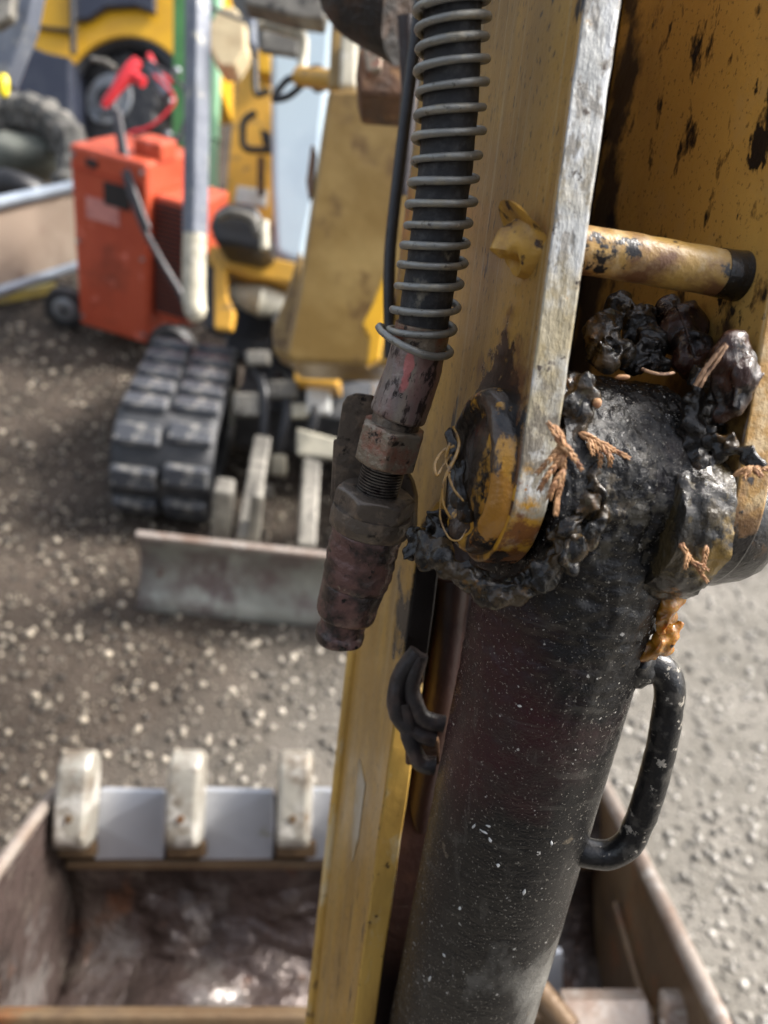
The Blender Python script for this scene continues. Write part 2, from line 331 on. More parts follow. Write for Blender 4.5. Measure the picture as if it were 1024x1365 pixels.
# ground: darker brown towards the left, paler towards the right, by world position
def ground_mat(name, stones=False):
    m = bpy.data.materials.new(name); m.use_nodes = True; N = m.node_tree; b = N.nodes['Principled BSDF']; L = N.links.new; new = N.nodes.new
    geo = new('ShaderNodeNewGeometry'); pos = geo.outputs['Position']
    def noi(s, d=6):
        n = new('ShaderNodeTexNoise'); n.inputs['Scale'].default_value = s; n.inputs['Detail'].default_value = d; L(pos, n.inputs['Vector']); return n.outputs['Fac']
    def ramp(v, a, c, x, y):
        r = new('ShaderNodeMapRange'); L(v, r.inputs[0]); r.inputs[1].default_value = a; r.inputs[2].default_value = c; r.inputs[3].default_value = x; r.inputs[4].default_value = y; return r.outputs[0]
    def mix(f, a, c):
        n = new('ShaderNodeMix'); n.data_type = 'RGBA'; L(f, n.inputs[0])
        for i, q in ((6, a), (7, c)):
            if isinstance(q, tuple): n.inputs[i].default_value = (*q, 1)
            else: L(q, n.inputs[i])
        return n.outputs[2]
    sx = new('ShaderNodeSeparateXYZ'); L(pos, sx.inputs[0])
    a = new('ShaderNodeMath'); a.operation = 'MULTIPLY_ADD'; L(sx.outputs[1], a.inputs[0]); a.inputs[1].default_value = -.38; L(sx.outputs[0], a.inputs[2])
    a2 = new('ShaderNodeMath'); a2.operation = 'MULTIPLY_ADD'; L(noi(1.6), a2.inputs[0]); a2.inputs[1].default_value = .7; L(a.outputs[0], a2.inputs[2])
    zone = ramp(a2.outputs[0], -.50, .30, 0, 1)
    if stones:
        oi = new('ShaderNodeAttribute'); oi.attribute_name = 'tint'; rn = oi.outputs['Fac']
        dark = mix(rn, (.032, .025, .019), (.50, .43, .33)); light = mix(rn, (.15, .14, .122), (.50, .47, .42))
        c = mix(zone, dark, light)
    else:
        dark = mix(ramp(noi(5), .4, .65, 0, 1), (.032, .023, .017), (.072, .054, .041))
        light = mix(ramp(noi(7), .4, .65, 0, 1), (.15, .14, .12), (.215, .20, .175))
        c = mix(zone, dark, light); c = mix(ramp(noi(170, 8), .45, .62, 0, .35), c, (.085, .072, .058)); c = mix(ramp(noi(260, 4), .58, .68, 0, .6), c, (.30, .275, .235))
    L(c, b.inputs['Base Color']); b.inputs['Specular IOR Level'].default_value = .5 if stones else .2
    L(ramp(noi(30), .35, .65, .25 if stones else .7, .6 if stones else .95), b.inputs['Roughness'])
    bn = new('ShaderNodeBump'); bn.inputs['Distance'].default_value = .008 if not stones else .002; L(noi(110, 6), bn.inputs['Height']); L(bn.outputs[0], b.inputs['Normal'])
    return m
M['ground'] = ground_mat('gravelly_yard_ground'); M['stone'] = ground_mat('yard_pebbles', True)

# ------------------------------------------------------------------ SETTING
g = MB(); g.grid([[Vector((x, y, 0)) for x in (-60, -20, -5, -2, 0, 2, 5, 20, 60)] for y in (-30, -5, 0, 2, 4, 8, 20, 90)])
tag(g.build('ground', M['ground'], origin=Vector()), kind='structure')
def pebbles():
    import numpy as np
    rng = np.random.default_rng(3)
    bm = bmesh.new(); bmesh.ops.create_icosphere(bm, subdivisions=1, radius=1)
    bv = np.array([v.co[:] for v in bm.verts]); bf = np.array([[v.index for v in f.verts] for f in bm.faces]); bm.free()
    n = 52000
    y = .15+4.6*rng.random(n)**1.35; x = (rng.random(n)-.5)*2*(1.0+y*.62)
    x -= .1
    s = .0022+.0085*rng.random(n)**4+y*.0007
    rot = rng.random(n)*6.283; sq = .45+.4*rng.random(n)
    nv = len(bv); V = bv[None]*(1+.28*(rng.random((n, nv, 1))-.5))
    V = V*np.stack([s, s*(.6+.4*rng.random(n)), s*sq], 1)[:, None]
    c, d = np.cos(rot)[:, None], np.sin(rot)[:, None]
    X = V[..., 0]*c-V[..., 1]*d+x[:, None]; Y = V[..., 0]*d+V[..., 1]*c+y[:, None]; Z = V[..., 2]+(s*sq*.45)[:, None]
    V = np.stack([X, Y, Z], 2).reshape(-1, 3); Fc = (bf[None]+(np.arange(n)*nv)[:, None, None]).reshape(-1, 3)
    me = bpy.data.meshes.new('gravel'); me.vertices.add(len(V)); me.vertices.foreach_set('co', V.ravel())
    me.loops.add(Fc.size); me.loops.foreach_set('vertex_index', Fc.ravel()); me.polygons.add(len(Fc)); me.polygons.foreach_set('loop_start', np.arange(0, Fc.size, 3))
    me.update(); me.validate()
    at = me.attributes.new('tint', 'FLOAT', 'POINT'); at.data.foreach_set('value', np.repeat(rng.random(n)**2.4, nv))
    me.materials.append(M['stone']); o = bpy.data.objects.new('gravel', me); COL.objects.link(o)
    tag(o, 'loose gravel and small stones strewn over the yard ground', 'gravel', kind='stuff')
pebbles()

# ------------------------------------------------------------------ FOREGROUND FRAME
def cvn(x, y, z): return CV(x, y, z).normalized()
AN = cvn(.98, -.09, .2)
AE = CV(.135, .985, -.12); AE = (AE-AN*AE.dot(AN)).normalized()
AB = -(AN.cross(AE)); 
if AB.dot(F) < 0: AB = -AB
R0 = P(637, 630, .262)
def A(n, b, e): return R0+AN*n+AB*b+AE*e
def armM(o): 
    # right handed frame (AN, AB, AE)
    x, y, z = AN, AB, AE
    return Matrix(((x.x, y.x, z.x, o.x), (x.y, y.y, z.y, o.y), (x.z, y.z, z.z, o.z), (0, 0, 0, 1)))
ARM = armM(R0)
arm = thing('excavator_boom', 'worn ochre-yellow steel excavator arm of two plates, with a bare grey front edge', 'excavator arm', ARM)

def outline(front, lugc, lugr, beam_b, back, bot, top, back_bot=None):
    pts = []
    e = top
    while e > .004: pts.append((front, e)); e -= .008
    cb, ce = lugc
    a0 = math.pi; 
    for i in range(0, 31):
        th = a0+math.pi*.86*i/30
        pts.append((cb+lugr*math.cos(th), ce+lugr*math.sin(th)))
    pts.append((lerp(cb+lugr*.9, beam_b, .6), ce-lugr*.45-.004)); pts.append((beam_b, ce-lugr*.5-.016))
    e = ce-lugr*.55-.035
    while e > bot: pts.append((beam_b-(e+.03)*.05+.0008*math.sin(e*90), e)); e -= .02
    pts += [(beam_b-(bot+.03)*.05, bot), (back, bot)]
    e = bot+.03
    while e < top: pts.append((back+.0012*math.sin(e*70), e)); e += .03
    pts.append((back, top)); return pts
def jit(p, a): return (p[0]+a*noise.noise(Vector((p[0]*90, p[1]*90, 3))), p[1])
def plate(name, n0, th, pts, mats, nfront, bevel=.0012):
    mb = MB(); q = [jit(p, .0012) for p in pts]
    mb.prism([A(n0, b, e) for b, e in q], AN*th, 0, side=lambda i: 1 if i < nfront else 2)
    return mb.build(name, mats, arm, bevel=bevel, seg=3, smooth=True)
TOP = .31
pl = outline(-.0235, (.0085, 0), .032, .088, .218, -.62, TOP)
nf = len([1 for p in pl if p[1] > 0 and p[0] < 0])
tag(plate('side_plate', .005, .0122, pl, [M['ochre'], M['edge'], M['yellow']], nf+27), 'outer side plate with bare grey front edge')
pr = outline(-.027, (.0065, 0), .0335, .095, .205, -.19, TOP)
tag(plate('side_plate', .079, .0122, pr, [M['ochre_in'], M['ochre_lug'], M['ochre_in']], nf+27), 'far side plate with black-spotted inner face')
wb = MB(); wb.frame(A(.048, .118, -.155), AN*.0306, AB*.003, AE*.464); wb.build('web_plate', M['dark_web'], arm, bevel=.001)
# back cover plate of the box
wb = MB(); wb.frame(A(.048, .199, -.155), AN*.0304, AB*.003, AE*.464); wb.build('back_plate', M['ochre'], arm, bevel=.001)
fl = MB(); fl.tube([A(.0045, .2165, .02-i*.02) for i in range(32)], .004, 8); fl.build('edge_bead', M['yellow'], arm, smooth=True)
# old sticker remnant
st = MB(); st.prism([A(.0049, b, e) for b, e in ((.138, -.185), (.160, -.180), (.158, -.225), (.146, -.235), (.138, -.215))], -AN*.0004)
tag(st.build('sticker', simple('faded_sticker_paper', (.42, .36, .27), .5, 0, (.34, .25, .13), 60), arm), 'torn remnant of a white sticker')
# cross rod
cr = MB()
def rdisp(q, i, th): return .0003*fbm(q, 120)
cr.tube([A(.0168+.0024*i, .0-.010, .0755) for i in range(26)], .0077, 28, disp=rdisp)
cr.tube([A(.0705, -.010, .0755), A(.0765, -.010, .0755), A(.0789, -.010, .0755)], [.0079, .0081, .0084], 28, mi=1)
cr.build('cross_rod', [M['rodpaint'], M['oil_thick']], arm, smooth=True)
# weld boss of the rod on the outer face
bo = MB()
wbr = [(.0054, .0135), (.0048, .0118), (.0036, .0098), (.0016, .0080), (-.0006, .0070), (-.0020, .0062), (-.0024, .0045), (-.0022, .002)]
bo.tube([A(n, -.0085, .0740-.0006*k) for k, (n, _) in enumerate(wbr)], [r for _, r in wbr], 40, up=AE, prof=lambda th: 1+.30*max(0, math.cos(th))**6, disp=lambda q, i, th: .0006*fbm(q, 140))
M['boss'] = mat('yellow_painted_weld', (.50, .28, .045), .4, 0, [dict(c=(.34, .18, .04), s=60, lo=.48, hi=.6), dict(c=(.05, .025, .015), s=160, lo=.60, hi=.65)], bump=[(220, .0008, I1, 'noise')])
bo.build('weld_boss', M['boss'], arm, smooth=True)
# pin ring: hollow rim around the pin on the outer face
rg = MB(); seg = 64; prof = [(.0054, .0295), (.0035, .0293), (.0008, .0286), (-.0012, .0272), (-.0018, .0252), (-.0014, .0232), (.0006, .0215), (.0014, .0200), (.0006, .0150), (-.0006, .0100), (-.0010, .0)]
vs = []
for n, r in prof:
    for k in range(seg):
        th = 2*math.pi*k/seg; q = A(n, .007+r*math.cos(th), r*math.sin(th)); 
        vs.append(q+AN*.0008*fbm(q, 110)+AN*.0004*fbm(q, 300)+(q-A(n, .007, 0))*.02*fbm(q, 90, 3))
rg.add(vs, [(i*seg+k, i*seg+(k+1) % seg, (i+1)*seg+(k+1) % seg, (i+1)*seg+k) for i in range(len(prof)-1) for k in range(seg)])
M['ringpaint'] = mat('grease_stained_pin_boss', (.05, .028, .014), .26, 0, [
    dict(c=(.46, .23, .025), s=90, lo=.54, hi=.58, st=(1, 1, .35)), dict(c=(.25, .085, .012), s=110, lo=.62, hi=.7), dict(c=(.008, .007, .007), s=60, lo=.5, hi=.58, r=.14),
    dict(c=(.40, .18, .02), s=120, lo=.84, hi=.90, near=((0, -.020, -.012), .028, .7), k=.9),
    dict(c=(.008, .007, .006), s=70, lo=.66, hi=.76, near=((0, .018, .004), .034, .6), r=.12)], bump=[(220, .0012, I1, 'noise')], coat=.3)
rg.build('pin_boss', M['ringpaint'], arm, smooth=True)
sb_ = MB(); ne = 24
sb_.tube([A(n, -.005, -.009) for n in (.0585, .059)]+[A(lerp(.0595, .0788, i/ne), -.005, -.009) for i in range(ne+1)], [.017, .0245]+[.026+.0012*math.sin(i/ne*3) for i in range(ne+1)], 120, up=AE, disp=lambda q, i, th: .0024*fbm(q, 55)+.0008*fbm(q, 200))
M['spacer'] = mat('grease_caked_spacer', (.014, .012, .009), .16, 0, [dict(c=(.05, .036, .015), s=70, lo=.48, hi=.60), dict(c=(.34, .22, .06), s=70, lo=.66, hi=.78, near=((.0788, -.03, -.02), .020, .4), k=.8),
    dict(c=(.13, .10, .05), s=240, lo=.60, hi=.66, k=.6)], bump=[(500, .0006, I1, 'noise'), (150, .0014, (1, 1, .6), 'noise')], coat=.3, cr=.06, spec=.4)
sb_.build('spacer_boss', M['spacer'], arm, smooth=True)
pn = MB(); pn.tube([A(.0155, .007, 0), A(.045, .007, 0), A(.0788, .007, 0)], .0125, 24); pn.build('pivot_pin', M['bracket'], arm, smooth=True)
pe = MB(); pe.tube([A(n, .007, -.008) for n in (.0913, .096, .104, .110, .111)], [.026, .0255, .024, .021, .004], 30, disp=lambda q, i, th: .0011*fbm(q, 90)); pe.build('pin_head', M['oil_thick'], arm, smooth=True)
# thin dark strip along the rear edge of the arm
dl = MB(); dl.tube(spline([A(.0, .213, .30), A(-.002, .214, .15), A(-.001, .213, .10), A(.006, .214, .05)], 30), .0036, 10)
tag(dl.build('rear_dark_strip', M['blk'], smooth=True), 'thin dark strip along the rear edge of the ochre arm', 'hydraulic line')

# ------------------------------------------------------------------ HYDRAULIC CYLINDER
q1 = P(733, 870, .31); q2 = P(617, 1340, .385); CD = (q2-q1).normalized()
CC = q1-CD*.075
Mx = armM(CC)
cyl = thing('hydraulic_cylinder', 'oily black hydraulic cylinder pinned between two yellow plates, bent handle on its right', 'hydraulic cylinder', Mx)
CR = .0345
def locb(px, py):
    d = P(px, py, 1)-EYE; t = .2
    while t < .6:
        p = EYE+d*t; q_ = (p-CC).dot(CD)
        if (p-CC-CD*q_).length < CR: break
        t += .0008
    p = p-CC; return (p.dot(AN), p.dot(AB), p.dot(AE))
M['black_oil'] = mat('oily_black_cylinder_paint', (.0055, .0052, .0058), .20, 0, [
    dict(c=(.045, .006, .010), s=16, lo=.60, hi=.85, near=(locb(650, 950), .07, .42), k=.65),
    dict(c=(.022, .020, .017), s=55, lo=.48, hi=.66, k=.5),
    dict(c=(.26, .25, .225), s=22, lo=.80, hi=1.0, st=(1, 1, .5), near=(locb(722, 1310), .085, .55), k=.85, r=.55),
    dict(c=(.26, .24, .20), s=860, lo=.648, hi=.68, det=2, k=.75, r=.7),
    dict(c=(.5, .48, .44), s=300, lo=.715, hi=.735, det=2, k=.9, r=.7),
    dict(c=(.16, .13, .09), s=60, lo=.66, hi=.69, det=6, k=.6),
    dict(c=(.11, .10, .085), s=160, lo=.60, hi=.66, st=(1, 1, .05), det=3, k=.2, r=.5), dict(c=(.14, .13, .11), s=90, lo=.60, hi=.68, st=(.3, .3, 1.6), det=4, k=.22, r=.45),
    dict(c=(.09, .08, .06), s=200, lo=.92, hi=1.02, near=((0, -.03, -.01), .09, .5), k=.7),
], spec=.42, bump=[(900, .00042, I1, 'noise'), (300, .00040, (.6, .6, 1.3), 'noise'), (120, .0005, (.5, .5, 1.4), 'noise')], rv=.22, rs=90)
def wrinkle(q, i, th):
    s = (q-CC).dot(CD)
    k = max(0, min(1, (.085-s)/.06))
    k2 = max(0, min(1, (.13-s)/.07))
    a = .0020*k*fbm(q, 70)+.0008*k*noise.noise(Vector((q.dot(AN)*40, q.dot(AB)*40, q.dot(AE)*260)))+.0007*k2*fbm(q, 260)
    return a+.00030*fbm(q, 25)+.00010*fbm(q, 300)
b = MB(); n = 300
b.tube([CC+CD*(-.005+.55*(i/n)**1.5) for i in range(n+1)], [CR*(1.035 if (i/n)**1.5*.55 < .055 else 1) for i in range(n+1)], 180, up=AN, disp=wrinkle)
b.build('barrel', M['black_oil'], cyl, smooth=True)
e = MB(); ns = 110
ee = [-.029, -.0285]+[lerp(-.028, .019, i/ns) for i in range(ns)]+[.0195, .020]
e.tube([CC+AN*x for x in ee], [.02, .0335]+[.0362]*ns+[.0335, .02], 200, up=AE, disp=lambda q, i, th: .0012*fbm(q, 60)+.0009*fbm(q, 240))
e.build('eye', M['black_oil'], cyl, smooth=True)
hd = MB()
hp = spline([P(812, 884, .30), P(850, 884, .298), P(875, 887, .297), P(890, 905, .298), P(892, 935, .30), P(881, 1000, .307), P(865, 1060, .314), P(848, 1105, .320), P(832, 1130, .323), P(805, 1140, .326), P(768, 1133, .328), P(740, 1127, .335)], 60)
hd.tube(hp, .0060, 22, disp=lambda q, i, th: .0004*fbm(q, 110))
M['handle'] = mat('chipped_black_handle_paint', (.007, .007, .0075), .33, 0, [dict(c=(.05, .046, .04), s=120, lo=.52, hi=.60), dict(c=(.35, .32, .27), s=200, lo=.61, hi=.65),
   ], bump=[(260, .0006, I1, 'noise')], coat=.2)
hd.build('handle', M['handle'], cyl, smooth=True)
for k_ in (5,):
    wd_ = MB(); wd_.ball(hp[k_], .0095, 3, ax=(RT*.0085, UP*.0095, F*.0095), amp=.25, fs=200); wd_.build('weld_bead', M['handle'], cyl, smooth=True)
# dried paint drips / grit stuck on the barrel
dr = MB()
gr_ = random.Random(11)
def hitb(px, py):
    d = P(px, py, 1)-EYE; t = .2
    while t < .5:
        p = EYE+d*t; s = (p-CC).dot(CD)
        if (p-CC-CD*s).length < CR+.0003: return p
        t += .0008
for (px, py, L_, an) in ((640, 1105, 12, .6), (652, 1116, 9, 1.2), (634, 1098, 8, 2.2), (648, 1100, 8, .2), (613, 1208, 5, 1.6), (700, 1185, 9, 1.9), (690, 940, 6, .3), (590, 1270, 7, 1), (662, 1152, 5, .5), (735, 1120, 7, 1.5), (575, 1300, 9, 2)):
    pa = hitb(px, py); pb = hitb(px+L_*math.cos(an), py+L_*math.sin(an)); pm = (pa+pb)/2-F*.0003
    dr.tube([pa, lerp(pa, pm, .6), pm, lerp(pm, pb, .5), pb], [.0001, .0005, .0006, .0004, .0001], 6, disp=lambda q, i, t_: .0003*fbm(q, 900))
tag(dr.build('grit_fleck', M['white'], cyl, smooth=True), kind='stuff')

# ------------------------------------------------------------------ HOSE WITH SPRING AND COUPLING
def zh(y): return .3155/(1+.41*(682.5-y)/FP)
HX = [(-80, 604), (0, 603), (60, 603), (120, 602), (180, 598), (240, 592), (300, 584), (350, 577), (400, 569), (450, 561), (500, 549), (560, 528), (620, 512), (680, 497), (760, 477), (850, 452)]
def HP(y): return P(interp(y, [a for a, _ in HX], [b_ for _, b_ in HX]), y, zh(y))
HD = (HP(700)-HP(460)).normalized()
hM = Matrix.Translation(HP(500))
hz_ = -HD; hx_ = (RT-hz_*RT.dot(hz_)).normalized(); hy_ = hz_.cross(hx_); o_ = HP(530)
hM = Matrix(((hx_.x, hy_.x, hz_.x, o_.x), (hx_.y, hy_.y, hz_.y, o_.y), (hx_.z, hy_.z, hz_.z, o_.z), (0, 0, 0, 1)))
hose = thing('hydraulic_hose', 'black rubber hose wrapped in a steel spring, ending in a dark red coupling', 'hydraulic hose', hM)
path = [HP(y) for y in range(-80, 441, 8)]
for _ in range(6): path = [path[0]]+[(path[i-1]+path[i]*2+path[i+1])/4 for i in range(1, len(path)-1)]+[path[-1]]
h = MB(); h.tube(path, .0094, 40, disp=lambda q, i, th: .00025*fbm(q, 90)); h.build('hose', M['rubber'], hose, smooth=True)
# spring
fy = [-62, -38, -15, 7, 31, 58, 87, 118, 149, 180, 211, 242, 271, 299, 326, 352, 379, 412, 440, 466]
sp = []; wr = []
K = 28
for c in range(len(fy)-1):
    for k in range(K):
        u = c+k/K
        y = lerp(fy[c], fy[c+1], k/K); p = HP(y); tn = (HP(y+6)-HP(y-6)).normalized()
        tc_ = (EYE-p); tc_ = (tc_-tn*tc_.dot(tn)).normalized(); sdv = tn.cross(tc_); 
        if sdv.dot(RT) < 0: sdv = -sdv
        th = 2*math.pi*k/K
        rr = .0116+.0003*math.sin(u*2.3)+(.0004 if c > 14 else 0)
        if c == len(fy)-2: rr += .0008
        sp.append(p+(tc_*math.cos(th)-sdv*math.sin(th))*rr)
for (x, y, z) in ((556, 468, .274), (535, 462, .276), (517, 451, .280), (505, 440, .284), (501, 434, .287), (506, 432, .290), (511, 436, .292)):
    sp.append(P(x, y, z))
for _ in range(2): sp = [sp[0]]+[(sp[i-1]+sp[i]*2+sp[i+1])/4 for i in range(1, len(sp)-1)]+[sp[-1]]
s_ = MB(); s_.tube(sp, [.00138*(1+.08*math.sin(i*.37)) for i in range(len(sp))], 12); s_.build('spring', M['spring'], hose, smooth=True)
def seg_axis(y0, y1, rads, name, m, nseg=48, prof=None, disp=.0003, fs=140, smooth=True, bevel=0):
    mb = MB(); k = len(rads); mb.tube([HP(lerp(y0, y1, t)) for t, _ in rads], [r for _, r in rads], nseg, up=RT, prof=prof, disp=lambda q, i, th: disp*fbm(q, fs))
    return mb.build(name, m, hose, smooth=smooth, bevel=bevel)
seg_axis(432, 462, [(0, .0088), (.02, .0103), (.5, .0104), (.97, .0104), (1, .0098)], 'collar', M['nut'])
seg_axis(455, 556, [(0, .0098), (.02, .0103), (.15, .0105)]+[(.15+.8*i/14, .0105+.0006*i/14) for i in range(1, 15)]+[(.98, .0108), (1, .0098)], 'ferrule', M['ferrule'], 64)
seg_axis(548, 572, [(0, .009), (.4, .0094), (1, .0094)], 'hose_tail', M['bracket'])
hexp = lambda th: 1/math.cos(((th+.45) % (math.pi/3))-math.pi/6)*.955
hx2 = lambda th: 1/math.cos(((th+.1) % (math.pi/3))-math.pi/6)*.955
def hexnut(y0, y1, r, name, m, pf, n=14):
    """hex prism whose corners are chamfered by a cone at both ends"""
    mb = MB(); segn = 72; vs = []; ts = [0, .0, .05, .1, .16, .22, .4, .6, .8, .88, .94, 1, 1]
    c0, c1 = HP(y0), HP(y1); ax = (c1-c0); u = (RT-ax.normalized()*RT.dot(ax.normalized())).normalized(); v = ax.normalized().cross(u)
    Ln = ax.length
    for j, t in enumerate(ts):
        d = min(t, 1-t)*Ln
        for k in range(segn):
            th = 2*math.pi*k/segn; rr = min(r*pf(th), r*.93+d*1.6)
            if j == 0: rr = r*.5
            if j == len(ts)-1: rr = r*.5
            q = c0+ax*t+(u*math.cos(th)+v*math.sin(th))*rr
            vs.append(q+(q-c0).normalized()*.00025*fbm(q, 200))
    mb.add(vs, [(i*segn+k, i*segn+(k+1) % segn, (i+1)*segn+(k+1) % segn, (i+1)*segn+k) for i in range(len(ts)-1) for k in range(segn)]+[tuple(range(segn))[::-1], tuple((len(ts)-1)*segn+k for k in range(segn))])
    o = mb.build(name, m, hose, smooth=True)
    return o
hexnut(566, 617, .0124, 'nut', M['nut'], hexp)
th_ = []
for i in range(57): th_.append((i/56, .0083+(.0005 if i % 4 in (1, 2) else -.0005)))
seg_axis(612, 664, th_, 'thread', M['thread'], 40, disp=.0001)
hexnut(655, 682, .0152, 'hex_collar', M['bracket'], hx2)
seg_axis(678, 706, [(0, .012), (.05, .0160), (.4, .0165), (.9, .0160), (1, .0150)], 'locking_ring', M['bracket'], 48, prof=lambda th: 1+.03*math.cos(2*th))
seg_axis(702, 778, [(0, .0140), (.06, .0148)]+[(.06+.85*i/12, .0148-.0006*i/12+.0003*math.sin(i*2.1)) for i in range(1, 13)]+[(.97, .0137), (1, .0120)], 'coupling_body', M['plug'], 56, disp=.0009, fs=80)
seg_axis(772, 822, [(0, .0125), (.08, .0139)]+[(.08+.8*i/8, .0139-.0010*i/8) for i in range(1, 9)]+[(.95, .0122), (1, .0100)], 'coupling_sleeve', M['plug'], 56, disp=.0008, fs=90)
seg_axis(816, 852, [(0, .0098), (.3, .0101), (.62, .0098), (.68, .0106), (.92, .0108), (1, .0098)], 'coupling_tip', M['plug'], 48, disp=.0004)
# bracket holding the coupling
bk = MB(); zb = .322
bk.prism([P(x, y, zb+(y-600)*.00012) for x, y in ((456, 536), (462, 527), (474, 523), (497, 526), (500, 545), (520, 590), (548, 640), (553, 660), (552, 700), (546, 712), (500, 712), (468, 706), (455, 690), (445, 660), (444, 640), (447, 590))], (F*.006+RT*.002))
bk.prism([P(x, y, zb+.001+(y-600)*.00012) for x, y in ((444, 585), (450, 585), (452, 690), (458, 705), (470, 790), (452, 775), (444, 690), (440, 660))], (F*.012+RT*.002))
bk.build('bracket', M['bracket'], hose, bevel=.0015, seg=3)
# stamped marks on the ferrule
M['stamp'] = simple('stamped_groove_shadow', (.02, .016, .015), .6, bump=0)
def stamp(ch, px, py, size, rot=0):
    cu = bpy.data.curves.new('stamp', 'FONT'); cu.body = ch; cu.size = size; cu.extrude = .0001
    o = bpy.data.objects.new('stamp_temp', cu); COL.objects.link(o)
    me = bpy.data.meshes.new_from_object(o.evaluated_get(bpy.context.evaluated_depsgraph_get())); COL.objects.unlink(o); bpy.data.objects.remove(o)
    # seat on the ferrule surface
    d = P(px, py, 1)-EYE; t = .2; ax0 = HP(455)
    while t < .4:
        p = EYE+d*t; s = (p-ax0).dot(HD)
        if (p-ax0-HD*s).length < .0116: break
        t += .0004
    zz = (p-ax0-HD*s).normalized(); yy = -HD; yy = (yy-zz*yy.dot(zz)).normalized(); xx = yy.cross(zz)
    r_ = Matrix.Rotation(rot, 3, zz); xx = r_@xx; yy = r_@yy; p = ax0+HD*s+zz*.01165
    mw = Matrix(((xx.x, yy.x, zz.x, p.x), (xx.y, yy.y, zz.y, p.y), (xx.z, yy.z, zz.z, p.z), (0, 0, 0, 1)))
    me.materials.append(M['stamp']); inst(me, 'stamped_mark', hose, mw)
try:
    bpy.context.view_layer.update()
    stamp('7', 571, 503, .0028, -.2); stamp('1', 545, 527, .0026, math.pi); stamp('2', 538, 525, .0026, math.pi); stamp('D', 531, 523, .0026, math.pi)
except Exception as ex: print('stamp', ex)

# second, dark hose behind the cylinder, with its clamp
hs = thing('rubber_hose', 'dark matt hose hidden in the gap between the yellow arm and the black cylinder', 'hose', A(.03, .07, -.1))
q = MB(); q.tube(spline([P(604, 770, .372), P(596, 850, .380), P(582, 950, .390), P(560, 1080, .41), P(545, 1200, .43), P(520, 1400, .46)], 40), .0085, 20, disp=lambda q_, i, t_: .0004*fbm(q_, 60))
q.build('hose', M['dark_web'], hs, smooth=True)
M['clamp'] = simple('dark_rubber_loop', (.03, .026, .026), .4, 0, (.09, .06, .05), 60, bump=.001, bs=200)
for (pp) in (((556, 868), (532, 905), (530, 950), (552, 975), (580, 985)), ((560, 872), (548, 915), (562, 955), (592, 965)), ((540, 935), (548, 985), (560, 1015), (580, 1020))):
    q = MB(); q.tube(spline([P(x, y, .350+.00006*(y-870)) for x, y in pp], 24), .0042, 12, disp=lambda q_, i, t_: .0006*fbm(q_, 120)); q.build('clamp_loop', M['clamp'], hs, smooth=True)
q = MB(); q.frame(P(563, 1000, .366), RT*.008, UP*.006, F*.004); q.build('clamp_bolt', M['rust'], hs, bevel=.001)

# ------------------------------------------------------------------ GREASE
def hitz(px, py, objs=None): pass
def clump(name, label, blobs, m, voxel=.0006, disp=.0016, ts=.006, cat='grease', strings=True):
    mb = MB(); cs = []
    for (px, py, z, r, *ex) in blobs:
        c = P(px, py, z); rr = r*z/FP; st = ex[0] if ex else 1.0; an = ex[1] if len(ex) > 1 else 0
        U_ = AE*math.cos(an)+AN*math.sin(an); V_ = AN*math.cos(an)-AE*math.sin(an)
        mb.ball(c, rr, 3, ax=(V_*rr, AB*rr*.62, U_*rr*st), amp=.34, fs=100); cs.append((c, rr))
    if strings:
        rg_ = random.Random(len(blobs)*7+len(label))
        for _ in range(int(len(cs)*1.6)):
            c, rr = rg_.choice(cs); near_ = sorted(cs, key=lambda q_: (q_[0]-c).length)[1:7]
            if not near_: continue
            c2, r2 = rg_.choice(near_); off = -F*(rr*.5)
            a_ = c+off+AE*rg_.uniform(-1, 1)*rr+AN*rg_.uniform(-1, 1)*rr; b_ = c2-F*r2*.5+AE*rg_.uniform(-1, 1)*r2
            m_ = (a_+b_)/2-F*rr*rg_.uniform(0, .5)+AE*rg_.uniform(-.5, .5)*rr
            ra = rg_.uniform(.0006, .0014); mb.tube(spline([a_, m_, b_], 10), [ra*(1.2-.5*math.sin(math.pi*i/9)) for i in range(10)], 8)
    o = mb.build(name, m, smooth=True)
    r_ = o.modifiers.new('r', 'REMESH'); r_.mode = 'VOXEL'; r_.voxel_size = voxel; r_.use_smooth_shade = True
    for tsz, dd in ((ts, disp), (ts*.3, disp*.35)):
        tx = bpy.data.textures.new(name, 'CLOUDS'); tx.noise_scale = tsz; tx.noise_depth = 1
        d_ = o.modifiers.new('d', 'DISPLACE'); d_.texture = tx; d_.strength = dd; d_.mid_level = .5; d_.texture_coords = 'LOCAL'
    q_ = o.modifiers.new('sm', 'SMOOTH'); q_.factor = .6; q_.iterations = 7
    return tag(o, label, cat)
rnd = random.Random(5)
def trail(pts, n, r0, r1, jx, z0, z1):
    out = []
    for i in range(n):
        u = i/(n-1)*(len(pts)-1); k = min(int(u), len(pts)-2); f = u-k
        x = lerp(pts[k][0], pts[k+1][0], f)+rnd.uniform(-jx, jx); y = lerp(pts[k][1], pts[k+1][1], f)+rnd.uniform(-jx, jx)
        out.append((x, y, lerp(z0, z1, i/(n-1))+rnd.uniform(-.002, .002), rnd.uniform(r0, r1), rnd.uniform(.7, 1.6), rnd.uniform(-1, 1)))
    return out
clump('grease_smear', 'grey-green grease smear between the bare plate edge and the black cylinder', trail([(778, 505), (768, 560), (765, 620), (785, 650), (770, 690), (745, 725)], 75, 5, 15, 13, .2465, .248), M['oil_grey'])
clump('grease_smear', 'shiny grease roll under the rounded end of the yellow plate', trail([(575, 728), (603, 760), (650, 786), (700, 786), (738, 752), (768, 722)], 75, 7, 19, 9, .266, .2475), M['oil_grey'])
